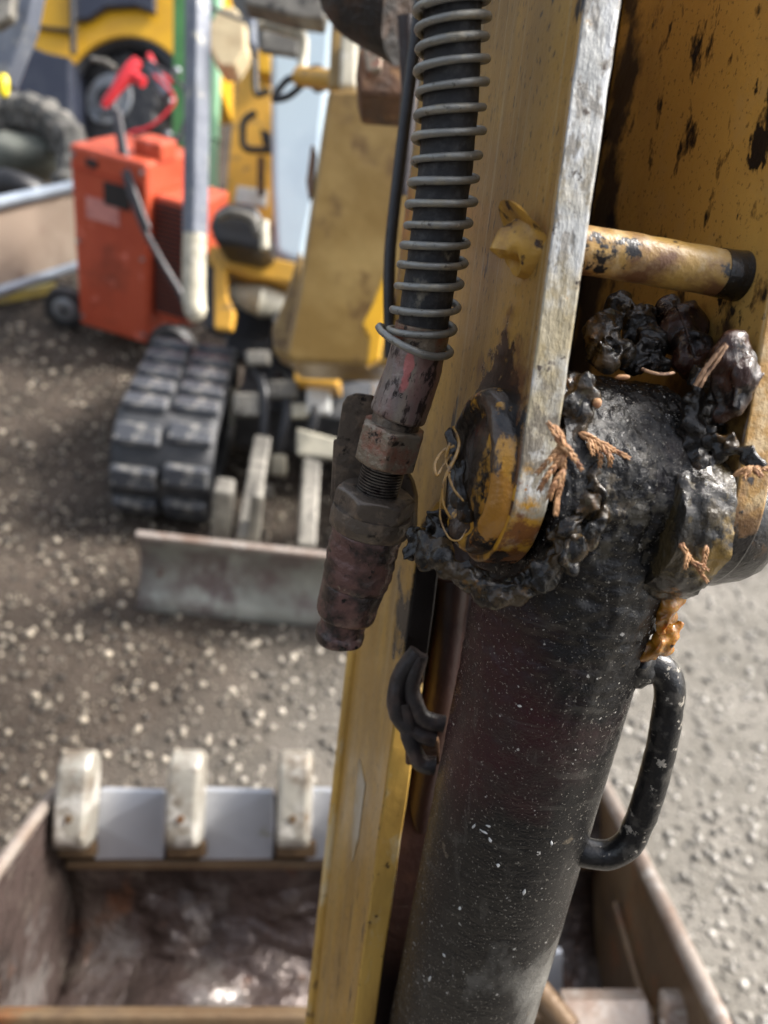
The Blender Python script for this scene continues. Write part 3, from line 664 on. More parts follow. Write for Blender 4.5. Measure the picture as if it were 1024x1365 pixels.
clump('grease_lump', 'black grease lump behind the pin boss, left of the grease roll', [(558, 715, .292, 17), (580, 700, .29, 18), (572, 738, .288, 20), (548, 735, .292, 12), (596, 715, .285, 16), (590, 690, .287, 14)], M['oil_thick'], ts=.004)
clump('grease_lump', 'wrinkled black grease lump against the bare plate edge, under the cross rod', [(802, 452, .262, 24, 1.3), (815, 430, .265, 17), (832, 470, .262, 18), (808, 478, .258, 18), (793, 440, .262, 16)], M['oil_grey'], ts=.005, disp=.003)
clump('grease_lump', 'crumbly black grease heap in the middle, under the cross rod', [(850, 440, .272, 24), (868, 462, .27, 24), (845, 480, .268, 20), (878, 485, .268, 18), (860, 420, .275, 18), (826, 415, .28, 22)], M['oil_thick'], ts=.0024, disp=.0026)
clump('grease_lump', 'big brown wrinkled grease bulge under the end of the cross rod', [(912, 438, .272, 31, 1.2, .4), (922, 468, .268, 27, 1.3, .2), (893, 418, .278, 24)], M['oil_brown'], ts=.009, disp=.0022)
clump('grease_lump', 'brown wrinkled grease bulge at the far right of the cylinder top', [(978, 478, .246, 31, 1.3, .3), (992, 500, .243, 25, 1.2), (968, 508, .247, 22, 1.4, .5), (984, 535, .244, 19, 1.3), (965, 550, .247, 14)], M['oil_brown'], ts=.008, disp=.0024)
clump('grease_lump', 'pale yellow-grey grease chunk at the foot of the split twig', [(945, 508, .262, 13), (948, 530, .262, 14), (955, 548, .262, 13), (965, 565, .262, 13), (950, 570, .262, 12)], M['oil_grey'], ts=.004)
clump('grease_smear', 'stringy wet grease on the cylinder below the small orange sprig', trail([(800, 625), (785, 665), (800, 690), (775, 720), (750, 760)], 50, 3, 10, 16, .2462, .2485), M['oil_grey'])
clump('grease_smear', 'black grease crust along the right end of the cylinder top', trail([(935, 500), (918, 560), (925, 600), (945, 640)], 45, 5, 13, 12, .250, .254), M['oil_thick'])
clump('grease_smear', 'grease smear down the gap between cylinder and right-hand lug', trail([(925, 520), (945, 570), (935, 610), (905, 650), (892, 690), (890, 740), (893, 770)], 65, 6, 16, 10, .254, .262), M['oil_thick'])
clump('grease_smear', 'wet grey grease on the face of the right-hand lug', [(975, 592, .243, 13, .8, .9), (1000, 612, .240, 14, .7), (1012, 622, .238, 12, .7), (960, 605, .245, 12, 1.2), (945, 590, .246, 11)], M['oil_grey'])
clump('amber_grease', 'amber-yellow grease drip hanging below the right-hand lug', [(890, 785, .276, 17, 1.1), (903, 795, .276, 14), (893, 803, .275, 16), (886, 818, .277, 14, 1.2), (896, 822, .279, 9, 1.3), (880, 836, .279, 9, 1.4)], M['amber'], ts=.006, disp=.0014)
clump('amber_grease', 'brownish amber grease drop beside the top of the bent handle', [(884, 852, .283, 16), (870, 864, .286, 15, .8), (894, 842, .282, 14), (888, 866, .284, 12, .8), (857, 876, .287, 10, .7), (905, 834, .283, 9)], M['amber'], ts=.005, disp=.0018)
clump('grease_lump', 'dark grease filling the hollow of the pin boss', [(607, 600, .262, 8, 2.2), (612, 640, .261, 9, 1.8), (608, 665, .262, 7, 1.8), (620, 690, .262, 9), (600, 575, .264, 6), (618, 620, .260, 6, 1.5)], M['oil_thick'], ts=.005, disp=.002)
# thin strings of grease on the boss
def strand(name, label, paths, r, m, cat):
    mb = MB()
    for z, pts in paths:
        c = spline([P(x, y, z+.0012*math.sin(i*1.7)) for i, (x, y) in enumerate(pts)], 26)
        mb.tube(c, [r*(1.1-.7*abs(i/25-.4)) for i in range(26)], 8, disp=lambda q, i, t_: r*.35*fbm(q, 500))
    return tag(mb.build(name, m, smooth=True), label, cat)
strand('grease_strand', 'curled amber grease strings hanging off the pin boss', [(.252, [(606, 594), (590, 602), (580, 618), (582, 634), (590, 622), (602, 606)]), (.251, [(604, 568), (612, 590), (606, 612), (592, 640), (590, 668), (600, 690)]), (.252, [(606, 612), (598, 628), (604, 650), (618, 668)]), (.252, [(600, 590), (594, 612), (600, 630)])], .0005, M['strand'], 'grease')
strand('grease_strand', 'thin looping brown string below the curled grease on the pin boss', [(.253, [(588, 660), (587, 690), (598, 716), (612, 720), (622, 706)])], .0003, M['strand'], 'grease')
# dry conifer sprigs: scale leaves in two rows along short branches
def sprig(label, branches, z, sz=5.2):
    mb = MB(); sz *= 1.35
    x0, y0 = branches[0][0]; branches = [[(x0+(x-x0)*1.25, y0+(y-y0)*1.25) for x, y in b_] for b_ in branches]
    for bi, pts in enumerate(branches):
        L_ = sum(math.dist(pts[i], pts[i+1]) for i in range(len(pts)-1)); n = max(4, int(L_/(sz*.75)))
        c = spline([P(x, y, z-.0006*math.sin(i*2)-.0004*bi) for i, (x, y) in enumerate(pts)], n)
        for i in range(n):
            t = (c[min(i+1, n-1)]-c[max(i-1, 0)]).normalized(); sd_ = t.cross(F).normalized(); f = i/(n-1)
            r = sz*z/FP*(1-.45*f)*rnd.uniform(.85, 1.15)
            for sg in (-1, 1):
                a = (t+sd_*sg*.32).normalized(); bq = a.cross(F).normalized()
                mb.ball(c[i]+sd_*sg*r*.33+F*rnd.uniform(-.0003, .0003), r, 1, ax=(a*r*1.25, bq*r*.40, F*r*.4))
    return tag(mb.build('conifer_sprig', M['sprig'], smooth=True), label, 'conifer sprig', 'dry conifer sprigs stuck in the grease')
sprig('largest dry brown conifer sprig, forked, lying on the bare plate edge', [[(741, 572), (748, 590), (748, 620), (743, 645), (741, 662)], [(748, 588), (736, 603), (722, 618)], [(746, 604), (732, 622), (724, 636)], [(750, 590), (760, 602), (768, 614)], [(748, 590), (740, 575), (733, 566)], [(747, 620), (738, 634), (734, 645)]], .226, 5.6)
sprig('dry orange-brown sprig on the black cylinder, right of the largest one', [[(778, 580), (795, 588), (812, 597), (826, 604)], [(792, 590), (796, 602), (795, 613)], [(800, 593), (806, 603), (806, 612)], [(785, 588), (788, 600)]], .243, 5)
sprig('small dry sprig hanging on the right-hand lug above the amber drip', [[(906, 722), (914, 735), (926, 752), (935, 764)], [(934, 730), (932, 745), (930, 758)], [(914, 738), (912, 750)], [(922, 745), (936, 752)]], .2465, 4)
sprig('flat dry sprig at the right edge, lying across the lug grease', [[(982, 632), (995, 626), (1010, 626), (1022, 630)], [(995, 628), (990, 636)], [(1003, 628), (1008, 634)]], .2355, 4.5)
tw = MB()
for k, (dx, w_) in enumerate(((0, 1), (6, .85))):
    c = spline([P(927+dx, 514+k*2, .243), P(937+dx, 497, .2415), P(948+dx*1.2, 481+k, .2405), P(967+dx*.3, 458+2*k, .2395)], 22)
    tw.tube(c, [.00085*w_*(1-.012*i) for i in range(22)], 9, disp=lambda q, i, t_: .00035*fbm(q, 900)+.0001*math.cos(3*t_))
tag(tw.build('twig', M['bark'], smooth=True), 'short split brown twig standing between the two brown grease bulges', 'twig')
tw = MB(); tw.tube(spline([P(856, 492, .246), P(870, 497, .244), P(885, 499, .244), P(898, 497, .246)], 16), .0005, 7)
tag(tw.build('dry_needle', M['bark'], smooth=True), 'thin curved dry needle lying on top of the black cylinder', 'needle')
lf = MB(); lf.ball(P(831, 503, .248), .002, 2, ax=(RT*.0024, UP*.0010, F*.0007), amp=.3, fs=300)
tag(lf.build('leaf_scrap', M['sprig'], smooth=True), 'tiny orange leaf scrap on the cylinder top left of the needle', 'leaf')
lf = MB(); lf.ball(P(797, 537, .243), .002, 2, ax=(RT*.0014, UP*.0016, F*.0006), amp=.4, fs=300)
tag(lf.build('leaf_scrap', M['sprig'], smooth=True), 'tiny red-brown leaf scrap on the cylinder top beside the plate edge', 'leaf')

M['blockm'] = simple('black_oily_casting', (.010, .008, .007), .5, 0, (.05, .025, .012), 50, bump=.004, bs=90)
# near dark rusty clamp block at the top
cb = thing('hose_clamp_block', 'rusty black clamp block under the top edge, left of the spring hose', 'clamp block', P(515, 40, .6))
q = MB(); q.tube([P(468, -10, .62), P(490, -10, .60), P(556, 8, .58)], [.03, .037, .042], 28, disp=lambda q_, i, t_: .003*fbm(q_, 50)); q.build('block', M['blockm'], cb, smooth=True)
q = MB(); q.prism([P(x, y, .72) for x, y in ((478, 62), (556, 70), (552, 130), (480, 125), (474, 100))], F*.06, 0); q.build('mount', M['rust'], cb, bevel=.004)
q = MB(); q.prism([P(x, y, .715) for x, y in ((484, 66), (512, 70), (508, 100), (490, 105))], -F*.01, 0); q.build('tab', M['nut'], cb, bevel=.002)
q = MB(); q.tube([P(541, 20, .52), P(546, 120, .54), P(536, 260, .57)], .006, 12); q.build('cable', M['cable'], cb, smooth=True)

# ------------------------------------------------------------------ BUCKET
bu = thing('excavator_bucket', 'wide muddy excavator bucket with worn teeth lying below the yellow arm', 'bucket', P(430, 1250, 1.2))
XL, XR = -.462, .312
def BP(x, y, z): return EYE+CV(x, y, z)
prof = [(-.43, 1.125), (-.50, 1.13), (-.56, 1.15), (-.61, 1.15), (-.66, 1.125), (-.70, 1.07), (-.715, 1.0), (-.71, .94), (-.68, .89), (-.63, .86), (-.575, .85)]
def curve2(pr_, n):
    return [(p.x, p.y) for p in spline([Vector((a, b_, 0)) for a, b_ in pr_], n)]
pc = curve2(prof, 40)
q = MB(); q.grid([[BP(lerp(XL, XR, k/30), y+.012*fbm(Vector((k*.1, i*.08, 1)), 1.5), z+.010*fbm(Vector((k*.1, i*.08, 5)), 1.2)) for k in range(31)] for i, (y, z) in enumerate(pc)])
q.build('shell', M['shell'], bu, smooth=True, solid=.012)
# cutting edge lip
q = MB(); q.frame(BP((XL+XR)/2, -.452, 1.122), RT*((XR-XL)/2+.01), UP*.045, F*.011); q.build('cutting_edge', M['shell'], bu, bevel=.004)
q = MB(); q.frame(BP((XL+XR)/2, -.506, 1.112), RT*((XR-XL)/2-.005), UP*.007, F*.012); q.build('lip_weld', M['cheek'], bu, bevel=.004)
# wear plates
for x0, x1 in ((130, 219), (270, 364), (412, 500), (560, 650), (705, 780)):
    q = MB(); zf = 1.098
    q.prism([P(x0+3, 1052, zf), P(x1, 1054, zf), P(x1+2, 1100, zf-.004), P(x1-1, 1146, zf), P(x0-5, 1147, zf), P(x0, 1100, zf-.004)], F*.012); q.build('wear_plate', M['wear'], bu, bevel=.003)
# teeth
Lx = CV(.02, 1, .10).normalized(); Lw = RT; Ld = Lx.cross(Lw).normalized()
for cx in (104, 249, 394, 535, 680):
    t_ = thing
    q = MB(); c = P(cx, 1062, 1.075)
    pf = []
    for i in range(13): a = math.pi*i/12; pf.append((-.03+.03*math.cos(a)*-1-.0, .040+.028*math.sin(a)))
    pf = [(-.030*math.cos(a_), .034+.030*math.sin(a_)) for a_ in [math.pi*i/10 for i in range(11)]]+[(.034, -.05), (.024, -.064), (-.022, -.066), (-.032, -.055)]
    wv = .0225
    q.prism([c+Lx*v-Ld*u*.9-Lw*wv for u, v in pf], Lw*2*wv)
    o = q.build('tooth', M['tooth'], bu, bevel=.007, seg=3)
    q = MB(); cc = c-Lx*.022; sg = -1 if (Ld*1).dot(F) > 0 else 1
    q.tube([cc+Ld*sg*.026, cc+Ld*sg*.0315], [.006, .005], 12); q.build('tooth_pin', M['cheek'], o if False else bu, smooth=True)
    q = MB(); q.frame(P(cx+2, 1128, 1.10), RT*.028, UP*.012, F*.014); q.build('tooth_shank', M['cheek'], bu, bevel=.005)
# side cheeks
def cheek(x, xtop, name, lab):
    top = [(-.398, 1.128), (-.415, 1.03), (-.438, .93), (-.462, .83), (-.482, .74), (-.50, .68)]
    pts = [BP(x, y, z) for y, z in top]+[BP(x, -.60, .66)]+[BP(x, y-.006, z+.004) for y, z in pc[::-1]]
    q = MB(); q.prism(pts, RT*.012); o = q.build('cheek', M['shell'] if name == 'l' else M['cheek'], bu, bevel=.003)
    if lab: tag(o, lab)
    q = MB(); q.tube([BP(x+.006, y+.004, z-.003) for y, z in top], .0095, 10); q.build('cheek_rim', M['lipsteel'], bu, smooth=True)
cheek(XR, 0, 'r', None); cheek(XL-.012, 0, 'l', None)
q = MB(); q.frame(BP(XL+.02, -.44, 1.10), RT*.03, UP*.035, F*.03); q.build('corner_block', M['tooth'], bu, bevel=.012)
# raised inner ridge weld on the right cheek, cross plates towards the hinge
q = MB(); q.tube([BP(XR-.004, -.52, 1.02), BP(XR-.004, -.57, .93), BP(XR-.004, -.60, .80)], .006, 8); q.build('rib', M['cheek'], bu, smooth=True)
q = MB(); q.frame(BP((XL+XR)/2, -.573, .850), RT*((XR-XL)/2-.002), UP*.022, F*.010); q.build('cross_plate', M['cheek'], bu, bevel=.004)
for cx in ():
    q = MB(); q.ball(P(cx, 1358, .83), .02, 2, ax=(RT*.018, UP*.013, F*.012), amp=.9, fs=30); q.build('mud_lump', M['cheek'], bu, smooth=True)
q = MB(); q.frame(P(735, 1300, .93), RT*.013, UP*.032, F*.006); q.build('pad', M['wear'], bu, bevel=.003)
q = MB(); q.prism([P(752, 1334, .82), P(862, 1333, .82), P(870, 1350, .80), P(872, 1385, .79), P(752, 1385, .79)], F*.02); q.build('hinge_plate', M['lipsteel'], bu, bevel=.006)
q = MB(); q.prism([P(884, 1330, .80), P(934, 1330, .80), P(950, 1350, .79), P(955, 1385, .78), P(884, 1385, .78)], F*.02); q.build('hinge_plate', M['lipsteel'], bu, bevel=.006)
q = MB(); q.tube([P(716, 1320, .80), P(760, 1375, .77)], .014, 12); q.build('link_bar', M['cheek'], bu, smooth=True)
M['mud'] = mat('wet_grey_mud', (.20, .18, .17), .10, .2, [dict(c=(.22, .20, .17), s=14, lo=.5, hi=.64), dict(c=(.05, .04, .035), s=9, lo=.5, hi=.62)], bump=[(40, .004, I1, 'noise')], coat=.4)
def mudbank(pts, amp, name, seedo):
    q = MB(); rows = []
    for i in range(22):
        rows.append([])
        for k in range(22):
            u, v = k/21, i/21; x = lerp(pts[0], pts[1], u); y = lerp(pts[2], pts[3], v); w_ = (math.sin(math.pi*u)*math.sin(math.pi*v))**.6
            # seat on the shell profile
            f = interp(y, [b_[0] for b_ in YZ], [b_[1] for b_ in YZ])
            rows[-1].append(f(x, w_*(amp*(.6+.8*fbm(Vector((u*3+seedo, v*3, 1)), 1)))-.004))
    q.grid(rows); tag(q.build(name, M['mud'], bu, smooth=True), kind='stuff')
def bank(u0, u1, t0, t1, amp, so):
    q = MB(); rows = []
    for i in range(26):
        t = lerp(t0, t1, i/25)*(len(pc)-1); k0 = min(int(t), len(pc)-2); f = t-k0
        y = lerp(pc[k0][0], pc[k0+1][0], f); z = lerp(pc[k0][1], pc[k0+1][1], f)
        ty, tz = pc[k0+1][0]-pc[k0][0], pc[k0+1][1]-pc[k0][1]; l = math.hypot(ty, tz); ny, nz_ = tz/l, -ty/l
        if ny*.2+nz_*(-1) < 0 and z > 1.1: ny, nz_ = -ny, -nz_
        if z <= 1.1: ny, nz_ = abs(ny), nz_ if ny > 0 else -nz_
        row = []
        for k in range(26):
            u = k/25; w_ = (math.sin(math.pi*u)*math.sin(math.pi*i/25))**.7
            h_ = w_*amp*(.8+.7*fbm(Vector((u*1.6+so, i/25*1.6, so)), 1.2))-.003
            row.append(BP(lerp(u0, u1, u), y+ny*h_, z+nz_*h_))
        rows.append(row)
    q.grid(rows); tag(q.build('wet_mud', M['shell'], bu, smooth=True), kind='stuff')
bank(-.40, -.25, .18, .42, .030, 1.3); bank(-.38, -.10, .34, .60, .035, 4.1); bank(-.22, -.02, .16, .40, .032, 7.7); bank(-.44, -.33, .45, .7, .012, 9.2); bank(.0, .25, .3, .6, .016, 12.4)

# ------------------------------------------------------------------ MINI EXCAVATOR BEHIND
mx = thing('mini_excavator', 'old yellow mini excavator with rubber tracks and scraped steel blade behind the arm', 'mini excavator', G(330, 640))
# frame axes on the ground: forward = towards the camera side, from the blade line
bl, br = G(183, 812), G(445, 838)
MR = (br-bl); MR.z = 0; MR.normalize(); MF = Vector((MR.y, -MR.x, 0))
if MF.y > 0: MF = -MF
bw = .92
bh = HT(bl, 712)
q = MB(); rows = []
for i in range(9):
    f = i/8; off = -.05*math.sin(math.pi*f)*1.0
    rows.append([bl+MR*bw*k/12+Zv*bh*f-MF*(.05*math.sin(math.pi*f)) for k in range(13)])
q.grid(rows); q.build('dozer_blade', M['blade'], mx, smooth=True, solid=.018)
q = MB(); q.frame(bl+MR*bw/2+Zv*bh, MR*bw/2, MF*.010, Zv*.006); q.build('blade_rim', M['lipsteel'], mx, bevel=.004)
# rubber track loop
def track(c, L_, hh, wd, name='rubber_track'):
    tr = MB(); pth = []; r = hh/2
    n = 64
    straight = L_-hh
    per = 2*straight+math.pi*hh
    def at(s):
        s %= per
        if s < straight: return (straight/2-s, hh, 0)                      # top run, going backwards (y = along forward)
        s -= straight
        if s < math.pi*r: a = s/r; return (-straight/2-r*math.sin(a), r+r*math.cos(a), a)
        s -= math.pi*r
        if s < straight: return (-straight/2+s, 0, math.pi)
        s -= straight; a = s/r; return (straight/2+r*math.sin(a), r-r*math.cos(a), math.pi+a)
    rows = []
    for i in range(n+1):
        y, z, a = at(per*i/n); cn = Vector((0, 0, 0))
        rows.append([c+MF*y+Zv*z+MR*x for x in (-wd/2, -wd/2+.03, -.012, .012, wd/2-.03, wd/2)])
    tr.grid(rows); ob = tr.build(name, M['trkdark'], mx, smooth=True, solid=.03)
    # tread lugs
    lug = MB(); lug.frame(Vector(), Vector((wd*.225, 0, 0)), Vector((0, .028, 0)), Vector((0, 0, .016)))
    bm_o = lug.build('tread_lug_temp', M['trk'], None, origin=Vector()); me = bm_o.data
    bm = bmesh.new(); bm.from_mesh(me); bmesh.ops.bevel(bm, geom=bm.edges[:], offset=.007, segments=1, affect='EDGES'); bm.to_mesh(me); bm.free()
    COL.objects.unlink(bm_o); bpy.data.objects.remove(bm_o)
    nl = int(per/.086)
    for i in range(nl):
        for sx in (-1, 1):
            y, z, a = at(per*(i+.5*(sx > 0)*.35)/nl)
            # outward normal
            y2, z2, _ = at(per*(i+.5*(sx > 0)*.35)/nl+.004); tn = (MF*(y2-y)+Zv*(z2-z)).normalized(); nn = MR.cross(tn).normalized()
            cen = c+Zv*r
            p = c+MF*y+Zv*z
            if nn.dot(p-cen-MF*max(-straight/2, min(straight/2, (p-cen).dot(MF)))) < 0: nn = -nn
            p = p+nn*.024+MR*sx*wd*.255
            xx = MR; yy = nn.cross(xx).normalized(); xx = yy.cross(nn)
            inst(me, 'tread_lug', ob, Matrix(((xx.x, yy.x, nn.x, p.x), (xx.y, yy.y, nn.y, p.y), (xx.z, yy.z, nn.z, p.z), (0, 0, 0, 1))))
    # wheels inside
    for s_ in (-1, 1):
        w_ = MB(); cc = c+MF*s_*straight/2+Zv*r; w_.tube([cc-MR*wd*.3, cc+MR*wd*.3], r-.03, 24); w_.build('idler_wheel', M['steel'], mx, smooth=True)
    return ob
tw_ = .25
tc0 = G(214, 705)
TC = tc0-MF*.30
TC.z = .02
track(TC, .58, .25, tw_)
track(TC+MR*.74, .58, .25, tw_)
# undercarriage frame
cu = TC+MR*.37
q = MB(); q.frame(cu+Zv*.17-MF*.12, MR*.22, MF*.16, Zv*.07); q.build('undercarriage', M['trkdark'], mx, bevel=.01)
for dx in (-.13, .0, .16):
    q = MB(); a_ = cu+MR*dx+MF*.20+Zv*.22; b_ = bl+MR*(.37+dx*1.1)-MF*.10+Zv*.14
    d_ = (b_-a_); sd_ = d_.cross(Zv).normalized(); up_ = sd_.cross(d_).normalized()
    q.frame((a_+b_)/2, d_/2, sd_*.022, up_*.035); q.build('blade_arm', M['steel'], mx, bevel=.006)
q = MB(); a_ = cu+MR*.17+MF*.1+Zv*.42; b_ = bl+MR*.57-MF*.10+Zv*.18
q.tube([a_, lerp(a_, b_, .55)], .042, 20); q.tube([lerp(a_, b_, .5), b_], .024, 16)
for k_, (a1, a2, a3) in enumerate(((( 330, 470), (352, 520), (350, 600)), ((372, 500), (384, 540), (372, 600)), ((405, 515), (420, 545), (412, 590)))):
    h_ = MB(); h_.tube(spline([P(*a1, 2.15), P(*a2, 2.05), P(*a3, 2.05)], 20), .014, 10); h_.build('track_hose', M['blk'], mx, smooth=True)
for (x_, y_, w_, h2, m_) in ((345, 478, 16, 10, 'steel'), (378, 520, 20, 12, 'steel'), (398, 548, 14, 10, 'cream'), (330, 540, 18, 16, 'steel'), (425, 535, 16, 18, 'white'), (372, 620, 10, 14, 'cream'), (352, 655, 12, 10, 'steel')):
    h_ = MB(); h_.frame(P(x_, y_, 2.06), RT*w_*.002, UP*h2*.002, F*.02); h_.build('chassis_bracket', M[m_], mx, bevel=.008)
tag(q.build('blade_cylinder', M['white'], mx, smooth=True), 'white-grey blade lifting cylinder')
q = MB(); q.frame(bl+MR*.17-MF*.115+Zv*.23, MR*.022, MF*.03, Zv*.07); q.build('blade_bracket', M['steel'], mx, bevel=.008)
q = MB(); q.frame(bl+MR*.245-MF*.115+Zv*.23, MR*.014, MF*.03, Zv*.07); q.build('blade_bracket', M['steel'], mx, bevel=.008)
# slew ring, deck
dz = .50
q = MB(); q.tube([cu-MF*.12+Zv*.33, cu-MF*.12+Zv*.44], .15, 32); q.build('slew_ring', M['blk'], mx, smooth=True)
# the deck is placed by where it stands in the yard
def box2(pa, pb, z, dn, name, m, bev=.006, par=mx, lab=None):   # slab facing the camera between two photo corners at depth z
    q = MB(); x0, y0 = pa; x1, y1 = pb
    q.prism([P(x0, y0, z), P(x1, y0, z), P(x1, y1, z), P(x0, y1, z)], F*dn); o = q.build(name, m, par, bevel=bev)
    if lab: tag(o, lab)
    return o
def poly(pts, z, dn, name, m, par=mx, bev=.006, lab=None):
    q = MB(); zf = z if callable(z) else (lambda x, y: z)
    q.prism([P(x, y, zf(x, y)) for x, y in pts], F*dn); o = q.build(name, m, par, bevel=bev)
    if lab: tag(o, lab)
    return o
poly([(278, 326), (395, 350), (398, 378), (330, 368), (278, 352)], 2.1, .35, 'deck', M['myel'])
poly([(300, 368), (396, 380), (392, 470), (300, 455)], 2.35, .3, 'deck_underside_shade', M['blk'])  # black slab carries the painted shadow below the deck
poly([(285, 350), (300, 352), (302, 395), (312, 415), (308, 440), (285, 438)], 2.05, .04, 'step_bracket', M['myel'])
poly([(272, 335), (290, 340), (292, 442), (272, 436)], 2.12, .10, 'battery_box', M['blk'])
q = MB(); q.tube([P(312, 392, 2.2), P(350, 402, 2.15), P(385, 408, 2.2)], [.03, .045, .03], 20); q.build('travel_motor', M['cream'], mx, smooth=True)
poly([(300, 440), (372, 455), (372, 500), (300, 470)], 2.3, .2, 'lower_frame', M['blk'])
poly([(392, 486), (450, 494), (450, 515), (392, 508)], 1.95, .2, 'front_frame', M['myel'])
poly([(306, 515), (352, 522), (350, 572), (306, 566)], 2.25, .06, 'side_frame', M['cream'])
poly([(395, 570), (450, 585), (450, 612), (395, 606)], 1.95, .08, 'cross_frame', M['cream'])
# guard tube in front of the operator
def flat(pts, r, name, m, par=mx, seg=14, n=40, lab=None):
    q = MB(); q.tube(spline([P(*p) for p in pts], n), r, seg); o = q.build(name, m, par, smooth=True)
    if lab: tag(o, lab)
    return o
q = MB(); gp = [P(264, -60, 1.72), P(264, 0, 1.72), P(263, 120, 1.74), P(261, 260, 1.77), P(260, 315, 1.78)]
q.tube(spline(gp, 20), .0245, 8, prof=lambda th: 1/max(abs(math.cos(th)), abs(math.sin(th)))**.6); q.build('guard_post', M['bgrey'], mx, smooth=True, bevel=.004)
q = MB(); gp = [P(260, 313, 1.78), P(259, 350, 1.785), P(259, 400, 1.79), P(262, 416, 1.79), P(268, 424, 1.80)]
q.tube(spline(gp, 16), [.027]*12+[.026, .023, .018, .010], 12); q.build('post_foot', M['cream'], mx, smooth=True)
# boom of the mini excavator: big faded ochre box
zb = 1.18
q = MB(); q.prism([P(x, y, zb+(y-300)*.0002) for x, y in ((437, 118), (560, 118), (552, 300), (535, 400), (528, 488), (385, 482), (380, 470), (395, 400), (410, 300))], F*.16)
tag(q.build('boom', M['boomochre'], mx, bevel=.008), 'faded ochre boom box')
poly([(442, 20), (470, 20), (470, 118), (437, 118)], 1.25, .12, 'boom_bracket', M['boomochre'])
poly([(455, 30), (476, 30), (476, 116), (452, 116)], 1.20, .05, 'boom_rail', M['cream'])
poly([(415, 190), (421, 195), (416, 250), (411, 262), (408, 240)], 1.17, .03, 'hose_edge', M['rust'])
poly([(378, 400), (400, 330), (405, 400), (392, 482), (365, 470), (362, 440)], 1.35, .1, 'boom_foot', M['boomochre'])
# spool with hand lever
q = MB(); q.tube([P(400, 102, 1.5), P(452, 108, 1.4)], .018, 18); q.build('lever_hub', M['myel'], mx, smooth=True)
q = MB(); q.tube([P(420, 100, 1.47), P(428, 110, 1.46)], .021, 18); q.build('lever_ring', M['blk'], mx, smooth=True)
flat([(404, 112, 1.5), (385, 128, 1.52), (366, 132, 1.53), (370, 122, 1.53), (384, 106, 1.52), (402, 104, 1.5)], .007, 'lever', M['blk'])
flat([(345, 32, 1.6), (360, 34, 1.6), (395, 45, 1.58), (404, 52, 1.57), (404, 75, 1.57), (402, 105, 1.56)], .011, 'grab_rail', M['cream'])
poly([(325, -10), (440, -10), (432, 26), (398, 22), (345, 8), (325, 4)], 1.5, .05, 'canopy_bracket', M['steel'])
poly([(350, 34), (400, 50), (397, 74), (346, 66)], 1.75, .02, 'panel', M['steel'])
poly([(330, 5), (338, 5), (340, 60), (330, 60)], 1.7, .05, 'pillar', M['bgrey'])
# seat / valve block
q = MB(); q.prism([P(x, y, 1.95) for x, y in ((283, 282), (300, 268), (340, 272), (356, 300), (356, 325), (340, 334), (285, 322), (278, 300))], F*.2)
q.build('seat', M['blk'], mx, bevel=.02, seg=3)
flat([(292, 290, 1.93), (310, 284, 1.9), (335, 292, 1.9), (345, 312, 1.9)], .012, 'seat_piping', M['steel'])
flat([(352, 295, 1.9), (353, 332, 1.9)], .012, 'lever_stem', M['cream'])

# ------------------------------------------------------------------ BACKHOE LEG / YELLOW LEG BEHIND
yl = thing('backhoe_leg', 'tapering yellow machine leg with black handrails, left of the pale blue cabinet', 'machine leg', G(335, 290))
poly([(325, 62), (350, 70), (362, 130), (366, 200), (366, 300), (299, 280), (306, 200), (315, 110)], 3.2, .35, 'leg_casting', M['myel'], yl)
poly([(342, 65), (360, 70), (364, 100), (345, 95)], 3.15, .1, 'top_cap', M['loader'], yl)
flat([(341, 150, 3.05), (328, 158, 3.05), (324, 170, 3.05), (326, 196, 3.05), (345, 200, 3.05), (362, 200, 3.05)], .014, 'handrail', M['blk'], yl)
flat([(340, 55, 3.05), (341, 120, 3.05), (352, 124, 3.05), (360, 120, 3.05)], .012, 'cable_guard', M['blk'], yl)
flat([(348, 210, 3.05), (348, 260, 3.05)], .014, 'bolt_strip', M['rust'], yl)
poly([(346, 170), (360, 175), (360, 190), (350, 192)], 3.1, .05, 'latch', M['blk'], yl)
poly([(316, 247), (357, 253), (355, 277), (312, 270)], 3.18, .01, 'label_plate', M['white'], yl, lab='white label plate')
# pale blue cabinet
cbt = MB(); 
cbt.prism([P(x, y, 2.7) for x, y in ((372, 20), (446, 12), (440, 90), (424, 250), (404, 350), (385, 346), (366, 336), (362, 250), (360, 60))], F*.4)
tag(cbt.build('cabinet', M['skyblue'], bevel=.02), 'tall pale blue sheet-metal cabinet between yellow leg and ochre boom box', 'cabinet')
# green post and mint pipe
q = MB(); gb = G(247, 300); q.tube([gb, gb+Zv*2.6], .036, 4); q.v = q.v
go = MB(); b0 = G(236, 238); go.frame(b0+Zv*1.2+Vector((.03, .1, 0)), Vector((.045, 0, 0)), Vector((0, .04, 0)), Zv*1.25)
po = MB(); po.prism([P(231, -40, 3.3), P(258, -40, 3.3), P(250, 250, 3.45), P(229, 250, 3.45)], F*.08)
tag(po.build('green_post', M['green'], bevel=.006), 'dark green square steel post behind the red charger', 'post')
po = MB(); po.tube([P(290, -40, 2.9), P(286, 100, 2.95), P(283, 184, 3.0)], .026, 16); po.tube([P(283, 182, 3.0), P(283, 188, 3.0)], .030, 16); po.tube([P(283, 188, 3.0), P(282, 300, 3.05)], .024, 16)
tag(po.build('mint_pipe', M['mint'], smooth=True), 'pale mint-green pipe right of the blue-grey guard post', 'pipe')
lg = MB(); c = P(303, 48, 2.5); 
lg.prism([c+RT*.075*math.cos(a)*.85+UP*.105*math.sin(a) for a in [math.pi*2*(i+.5)/8 for i in range(8)]], F*.10)
tag(lg.build('timber_block', M['wood'], bevel=.008), 'pale eight-sided timber block hung near the top edge', 'timber')
